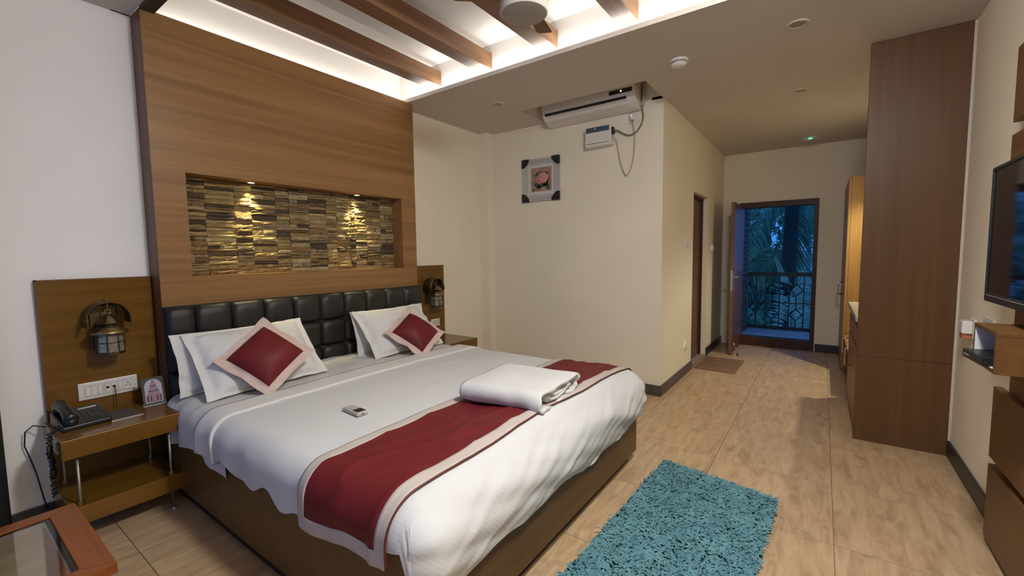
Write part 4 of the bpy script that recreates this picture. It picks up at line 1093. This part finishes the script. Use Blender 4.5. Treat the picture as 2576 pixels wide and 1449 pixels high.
# ------------------------------------------------------------------ counter, bench, wardrobe behind the partition
cc = thing('minibar_cabinet', (4.24, -3.55, 0), 'low wooden minibar cabinet with stone top behind the partition', 'cabinet')
MB().box(3.712, 4.74, YW + .002, -3.335, .06, .80).build('carcass', M_venz, cc)
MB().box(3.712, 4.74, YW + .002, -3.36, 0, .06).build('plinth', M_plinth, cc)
for i in range(2):
    xa = 3.72 + i * .51; q_ = MB().box(xa, xa + .505, -3.3345, -3.315, .07, .60).build('door', M_venz, cc, bevel=.002)
    xh = xa + (.46 if i else .46)
    MB().tube([(xh, -3.315, .53), (xh, -3.272, .53), (xh, -3.272, .40), (xh, -3.315, .40)], .005, 8).build('handle', M_chrome, q_, smooth=True)
    MB().box(xa, xa + .505, -3.3345, -3.315, .62, .75).build('drawer', M_venz, cc, bevel=.002)
MB().box(3.71, 4.765, YW + .001, -3.30, .80, .838).build('stone_top', M_granite, cc, bevel=.004)
lb_ = thing('luggage_bench', (5.2, -3.55, 0), 'low wooden luggage bench between the minibar cabinet and the wardrobe', 'bench')
MB().box(4.77, 5.615, YW + .001, -3.31, .36, .41).build('top', M_venz, lb_, bevel=.003)
for xx in (4.78, 5.57): MB().box(xx, xx + .035, YW + .02, -3.33, 0, .36).build('leg_board', M_venz, lb_)
wd = thing('wardrobe', (6.14, -3.55, 0), 'tall wooden wardrobe with steel handles beside the exit door', 'wardrobe')
MB().box(5.622, 6.66, YW + .002, -3.325, .0, 2.03).build('carcass', M_orange, wd, bevel=.002)
for i in range(2):
    xa = 5.625 + i * .517; q_ = MB().box(xa, xa + .513, -3.3245, -3.300, .05, 2.02).build('door', M_orange, wd, bevel=.002)
    xh = xa + (.47 if i == 0 else .04)
    MB().tube([(xh, -3.30, .93), (xh, -3.262, .93), (xh, -3.262, .79), (xh, -3.30, .79)], .006, 8).build('handle', M_chrome, q_, smooth=True)
wl = thing('vanity_wall_lamp', (5.10, YW + .05, 1.97), 'warm wall lamp over the luggage bench behind the partition', 'wall lamp')
MB().box(5.03, 5.17, YW + .001, YW + .018, 1.93, 2.01).build('back_plate', M_chrome, wl, bevel=.003)
MB().tube([(5.10, YW + .018, 1.97), (5.10, YW + .055, 1.97)], .008, 8).build('arm', M_chrome, wl)
MB().lathe([(.02, .02), (.034, .012), (.052, -.034), (.05, -.034), (.032, .010)], 20, Matrix.Translation((5.10, YW + .075, 1.99))).build('shade', M_chrome, wl, smooth=True)
sphere_mb((5.10, YW + .075, 1.97), .026).build('bulb', emit('bulb_glow', (1, .86, .55), 12), wl, smooth=True)
ld = bpy.data.lights.new('vanity_light', 'SPOT'); ld.energy = LAMP_POWER; ld.color = (1.0, .94, .70); ld.shadow_soft_size = .034; ld.spot_size = math.radians(158); ld.spot_blend = .55
lo = bpy.data.objects.new('light_source', ld); COL.objects.link(lo); lo.location = (5.10, YW + .075, 1.94); adopt(lo, wl)

# ------------------------------------------------------------------ TV wall
tw = thing('tv_wall_panel', (2.1, YW, 0), 'brown wooden board panelling behind the television', 'wall panel')
MB().box(.9, 2.605, YW + .001, YW + .038, .0, 2.09).build('backing', M_tvboard, tw)
for zt_, zb_ in ((2.095, 1.797), (1.747, 1.447), (1.397, 1.097), (.697, .388), (.355, .03)):
    MB().box(.85, 2.68, YW + .0385, YW + .065, zb_, zt_).build('board', M_tvboard, tw, bevel=.002)
tv = thing('television', (2.1, -3.66, 1.34), 'black flat screen television on the right wall', 'television')
tvl = pray(2498, 425, 'y', -3.65); tvb = pray(2483, 757, 'y', -3.65)
TX1 = (tvl.x + tvb.x) / 2; TZ1, TZ0 = tvl.z, tvb.z; TX0 = TX1 - .92
MB().box(TX0, TX1, -3.685, -3.652, TZ0, TZ1).build('casing', M_black, tv, bevel=.006)
mb = MB(); bz = .014
mb.box(TX0, TX1, -3.654, -3.645, TZ1 - bz, TZ1).box(TX0, TX1, -3.654, -3.645, TZ0, TZ0 + .035).box(TX0, TX0 + bz, -3.654, -3.645, TZ0, TZ1).box(TX1 - bz, TX1, -3.654, -3.645, TZ0, TZ1)
mb.build('bezel', M_black, tv, bevel=.003)
MB().box(TX0 + bz, TX1 - bz, -3.6535, -3.650, TZ0 + .035, TZ1 - bz).build('screen', M_screen, tv)
MB().box(TX0 + .02, TX1 - .02, -3.6448, -3.6440, TZ0 + .024, TZ0 + .027).build('trim_line', M_grey, tv)
MB().box(TX0 + .3, TX1 - .3, -3.746, -3.685, TZ0 + .1, TZ1 - .1).build('mount', M_blackm, tv)
# set-top box shelf
sh = thing('wall_shelf', (2.2, -3.66, .93), 'small open wooden box shelf under the television', 'shelf')
bx0, bx1, by0, bz0, bz1, bt = 2.08, 2.335, -3.58, .866, 1.008, .014
MB().box(bx0, bx1, YW + .04, by0, bz1 - bt, bz1).build('top_board', M_tvboard, sh, bevel=.0015)
MB().box(bx0, bx1, YW + .04, by0, bz0, bz0 + bt).build('bottom_board', M_tvboard, sh, bevel=.0015)
MB().box(bx0, bx0 + bt, YW + .04, by0, bz0 + bt, bz1 - bt).build('side_board', M_tvboard, sh)
MB().box(bx1 - bt * .5, bx1, YW + .04, by0, bz0 + bt, bz1 - bt).build('side_board', M_tvboard, sh)
MB().box(bx0 + bt, bx1 - bt * .5, YW + .04, YW + .045, bz0 + bt, bz1 - bt).box(bx0 + bt, bx0 + bt + .002, YW + .045, by0 - .002, bz0 + bt, bz1 - bt).box(bx1 - bt * .5 - .002, bx1 - bt * .5, YW + .045, by0 - .002, bz0 + bt, bz1 - bt).box(bx0 + bt + .002, bx1 - bt * .5 - .002, YW + .045, by0 - .002, bz0 + bt, bz0 + bt + .001).build('white_lining', plain('lining_white', (.66, .64, .66), .6), sh)
stb = thing('set_top_box', (2.25, -3.62, .885), 'black set top box sticking out of the small wall shelf', 'set top box')
sbt = Matrix.Translation((2.225, -3.615, bz0 + bt + .0015)) @ Matrix.Rotation(math.radians(4), 4, 'Z')
MB().box(-.085, .085, -.09, .062, 0, .030, T=sbt).build('case', M_black, stb, bevel=.003)
MB().box(.02, .07, .0622, .0628, .012, .016, T=sbt).build('display', plain('stb_display', (.35, .36, .36), .4), stb)
o = thing('wall_plug', (3.34, YW, .84), 'white plug adapter on the wall between partition and television', 'plug')
MB().box(3.285, 3.40, YW + .0005, YW + .012, .80, .905).build('plate', M_white, o, bevel=.003)
MB().box(3.30, 3.385, YW + .011, YW + .055, .825, .895).build('adapter', M_white, o, bevel=.008); MB().box(3.315, 3.37, YW + .012, YW + .05, .795, .824).build('orange_base', plain('plug_orange', (.42, .15, .08), .5), o, bevel=.004)
o = thing('wall_socket', (3.05, YW, .93), 'white socket plate on the wall just above the small shelf', 'socket')
MB().box(2.98, 3.14, YW + .0005, YW + .012, .86, .945).build('plate', M_white, o, bevel=.003); MB().box(3.0, 3.12, YW + .0115, YW + .014, .875, .93).build('insert', M_whited, o)

# ------------------------------------------------------------------ outside the exit door
struct(MB().box(X2 + .125, 8.0, -4.6, -1.0, -.2, .055).build('balcony_floor', M_bluegrey))
struct(MB().box(6.9, 60, -30, 30, -3.3, -3.2).build('ground', M_ground))
ra = thing('balcony_railing', (7.85, -2.6, .06), 'black iron balcony railing with diamond pattern', 'railing')
XR = 7.85
MB().box(XR - .025, XR + .025, -4.4, -1.4, .900, .958).build('top_rail', M_iron, ra, bevel=.002)
MB().box(XR - .015, XR + .015, -4.4, -1.4, .065, .115).build('bottom_rail', M_iron, ra, bevel=.002)
MB().box(XR - .009, XR + .009, -4.4, -1.4, .478, .49).build('middle_rail', M_iron, ra)
py_ = -1.765; k = 0; bal = []
while py_ > -3.7:
    bal += [(py_, False), (py_ - .088, True), (py_ - .185, False)]; py_ -= .315
bar_me = MB().box(-.008, .008, -.008, .008, .10, .93).mesh('baluster', M_iron)
half_ = [MB().box(-.008, .008, -.008, .008, a, b).mesh('short_baluster', M_iron) for a, b in ((.10, .22), (.40, .60), (.78, .93))]
dia = MB(); zc_ = 0
pts = [(0, 0, zc_ + .092), (0, .086, zc_), (0, 0, zc_ - .092), (0, -.086, zc_), (0, 0, zc_ + .092)]
dia.tube(pts, .010, 4)
dia_me = dia.mesh('diamond', M_iron)
for y_, sp_ in bal:
    if not sp_: inst('baluster', bar_me, (XR, y_, 0), ra)
    else:
        for m_ in half_: inst('short_baluster', m_, (XR, y_, 0), ra)
        for z_ in (.69, .31): inst('diamond', dia_me, (XR, y_, z_), ra)
# brick pillar
bp_ = thing('brick_pillar', (7.55, -2.0, 0), 'dark brick pillar at the left of the balcony', 'pillar')
MB().box(7.42, 7.78, -2.135, -1.80, .05, 2.9).build('core', M_blackm, bp_)
bk = MB().box(-.5, .5, -.5, .5, -.5, .5).mesh('brick', M_brick, bevel=.04, seg=1)
for i in range(32):
    z_ = .095 + i * .086; off_ = .09 if i % 2 else 0
    for a, b in (((7.41, 7.60), (7.61, 7.79)) if i % 2 else ((7.41, 7.50), (7.51, 7.70), (7.71, 7.79))):
        inst('brick', bk, ((a + b) / 2, -2.14, z_), bp_, (b - a - .004, .03, .074))

def slope_y(px, x): return CAM.y + (.1323 - (px - 1868) * .000685) * x
def frond(parent, pts, lL, nl, side, droop, mat, w=.022, ang=.9, name='frond'):
    P = smoothpath(pts, 12); n = len(P); mb = MB()
    mb.tube(P, [.016 * (1 - .8 * i / n) + .003 for i in range(n)], 5)
    for i in range(nl):
        t_ = .06 + .92 * i / nl; k = t_ * (n - 1); i0 = int(k); p = P[i0].lerp(P[min(i0 + 1, n - 1)], k - i0)
        d = (P[min(i0 + 1, n - 1)] - P[max(i0 - 1, 0)]).normalized()
        for sd in side:
            o_ = d.cross(Vector((1, 0, 0))).normalized() * sd
            L = lL * (.35 + .65 * math.sin(PI * min(1, t_ * .9 + .12))) * random.uniform(.85, 1.1)
            dir1 = (o_ * math.sin(ang) + d * math.cos(ang) + Vector((random.uniform(-.15, .15), 0, random.uniform(-.06, .06)))).normalized()
            m1 = p + dir1 * L * .5; e1 = m1 + (dir1 + Vector((0, 0, -droop))).normalized() * L * .5
            wv = dir1.cross(Vector((1, random.uniform(-.6, .6), random.uniform(-.6, .6)))).normalized() * w
            mb._add([p + wv * .3, p - wv * .3, m1 + wv, m1 - wv, e1], [(0, 1, 3, 2), (2, 3, 4)])
    return mb.build(name, mat, parent, recalc=False)
pt_ = thing('palm_tree', (9.7, -2.5, -3.2), 'dark trunked palm tree with drooping fronds outside the exit door', 'tree')
tr_ = MB().tube([(9.75 + .02 * math.sin(i), slope_y(1971, 9.75) - .013 * i, -3.2 + i * .62) for i in range(13)], [.135 - .002 * i for i in range(13)], 12).build('trunk', M_bark, pt_, smooth=True)
xA = 10.2
def vp(px, py, x):   # position seen past a given railing opening, at depth x
    return pray(px, py, 'x', x)
frond(pt_, [vp(1980, 470, 10.4), vp(1974, 540, 10.3), vp(1962, 620, 10.2), vp(1950, 690, 10.2)], .95, 50, (1,), .35, M_leaf_dark, ang=.7)
frond(pt_, [vp(2000, 480, 10.6), vp(1930, 520, 10.5), vp(1890, 590, 10.4), vp(1868, 680, 10.3)], .75, 44, (1, -1), .5, M_leaf, ang=.9)
frond(pt_, [vp(1960, 620, 10.2), vp(1930, 660, 10.1), vp(1895, 690, 10.0), vp(1850, 760, 9.9)], .62, 40, (1, -1), .7, M_leaf_dark, ang=.9)
frond(pt_, [vp(2075, 470, 11.4), vp(2045, 500, 11.3), vp(2025, 545, 11.2), vp(2010, 600, 11.1)], .5, 26, (1, -1), .5, M_leaf, ang=.6)
q_ = MB().grid(lambda u, v: vp(1944 + 34 * u + (4 + 26 * u) * (v - .5), 628 + 85 * u + 10 * (v - .5), 9.4) + Vector((.06 * math.sin(PI * v), 0, 0)), 14, 4).build('dry_sheath', M_leaf_pale, pt_, smooth=True)
pb_ = thing('areca_palm', (10.0, -3.0, -3.2), 'feathery pale palm bush beyond the railing on the right', 'bush')
MB().tube([(10.2, -2.95, -3.2), (10.2, -2.95, -1.6)], .06, 8).build('stem', M_bark, pb_)
for a in (((2000, 900), (1995, 840), (2010, 770), (2050, 720)), ((2040, 900), (2030, 820), (2040, 760), (2075, 700)), ((1985, 900), (1985, 820), (1992, 740), (2030, 690)), ((2060, 880), (2040, 800), (2015, 750), (1985, 740))):
    frond(pb_, [vp(px_, py_2, 9.6 + .3 * random.random()) for px_, py_2 in a], .42, 44, (1, -1), .5, M_leaf_pale, w=.018, ang=.95)
pc_ = thing('areca_palm', (11.6, -3.1, -3.2), 'feathery palm bush behind the railing, its fronds crossing the upper right gap', 'bush')
MB().tube([(12.2, -3.05, -3.2), (12.2, -3.05, .4)], .06, 8).build('stem', M_bark, pc_)
for a in (((2075, 760), (2050, 700), (2020, 655), (1985, 650)), ((2080, 560), (2060, 540), (2035, 530), (2000, 560)), ((2060, 640), (2045, 560), (2040, 520), (2020, 480))):
    frond(pc_, [vp(px_, py_2, 12.0 + .3 * random.random()) for px_, py_2 in a], .5, 40, (1, -1), .6, M_leaf_pale, w=.02, ang=.9)
def bush(c, rad, n, size, mat, lb, cat='bush', trunk=True, name='leafy_tree'):
    o = thing(name, (c[0], c[1], -3.2), lb, cat, 'trees beyond the balcony')
    d = rng.normal(size=(n, 3)); d /= np.linalg.norm(d, axis=1)[:, None]
    p = np.array(c) + d * (rng.random(n) ** .45)[:, None] * np.array(rad)
    a = rng.normal(size=(n, 3)); a /= np.linalg.norm(a, axis=1)[:, None]
    b = np.cross(a, rng.normal(size=(n, 3))); b /= np.linalg.norm(b, axis=1)[:, None]
    L = size * rng.uniform(.6, 1.3, n)[:, None]
    V = np.stack([p - a * L, p + b * L * .32, p + a * L, p - b * L * .32], 1).reshape(-1, 3)
    me = bpy.data.meshes.new('foliage'); me.from_pydata(V.tolist(), [], (np.arange(n * 4).reshape(n, 4)).tolist()); me.materials.append(mat)
    q_ = bpy.data.objects.new('foliage', me); COL.objects.link(q_); adopt(q_, o); q_['kind'] = 'stuff'
    MB().tube([(c[0], c[1], -3.2), (c[0], c[1], c[2])], .08, 7).build('trunk', M_bark, o)
bush((14.0, slope_y(1895, 14.0), 1.6), (.9, .80, 1.5), 900, .14, M_leaf, 'leafy tree beyond the balcony, upper left of the door opening', 'tree')
bush((16.4, slope_y(1950, 16.4), .2), (1.0, 1.25, 1.0), 900, .14, M_leaf_dark, 'dark leafy tree behind the palm trunk', 'tree')
bush((12.2, slope_y(1890, 12.2), -.8), (.7, .8, .75), 700, .12, M_leaf, 'low leafy bush seen through the left part of the railing', 'bush', name='garden_bush')
bush((18.6, slope_y(2030, 18.6), 2.5), (.9, 1.0, .9), 600, .14, M_leaf_dark, 'leafy tree beyond the balcony, upper right of the door opening', 'tree')
bush((21.0, slope_y(2010, 21.0), -1.9), (1.2, 1.5, 1.1), 700, .15, M_leaf, 'low leafy bush behind the pale palm on the right', 'bush', name='garden_bush')
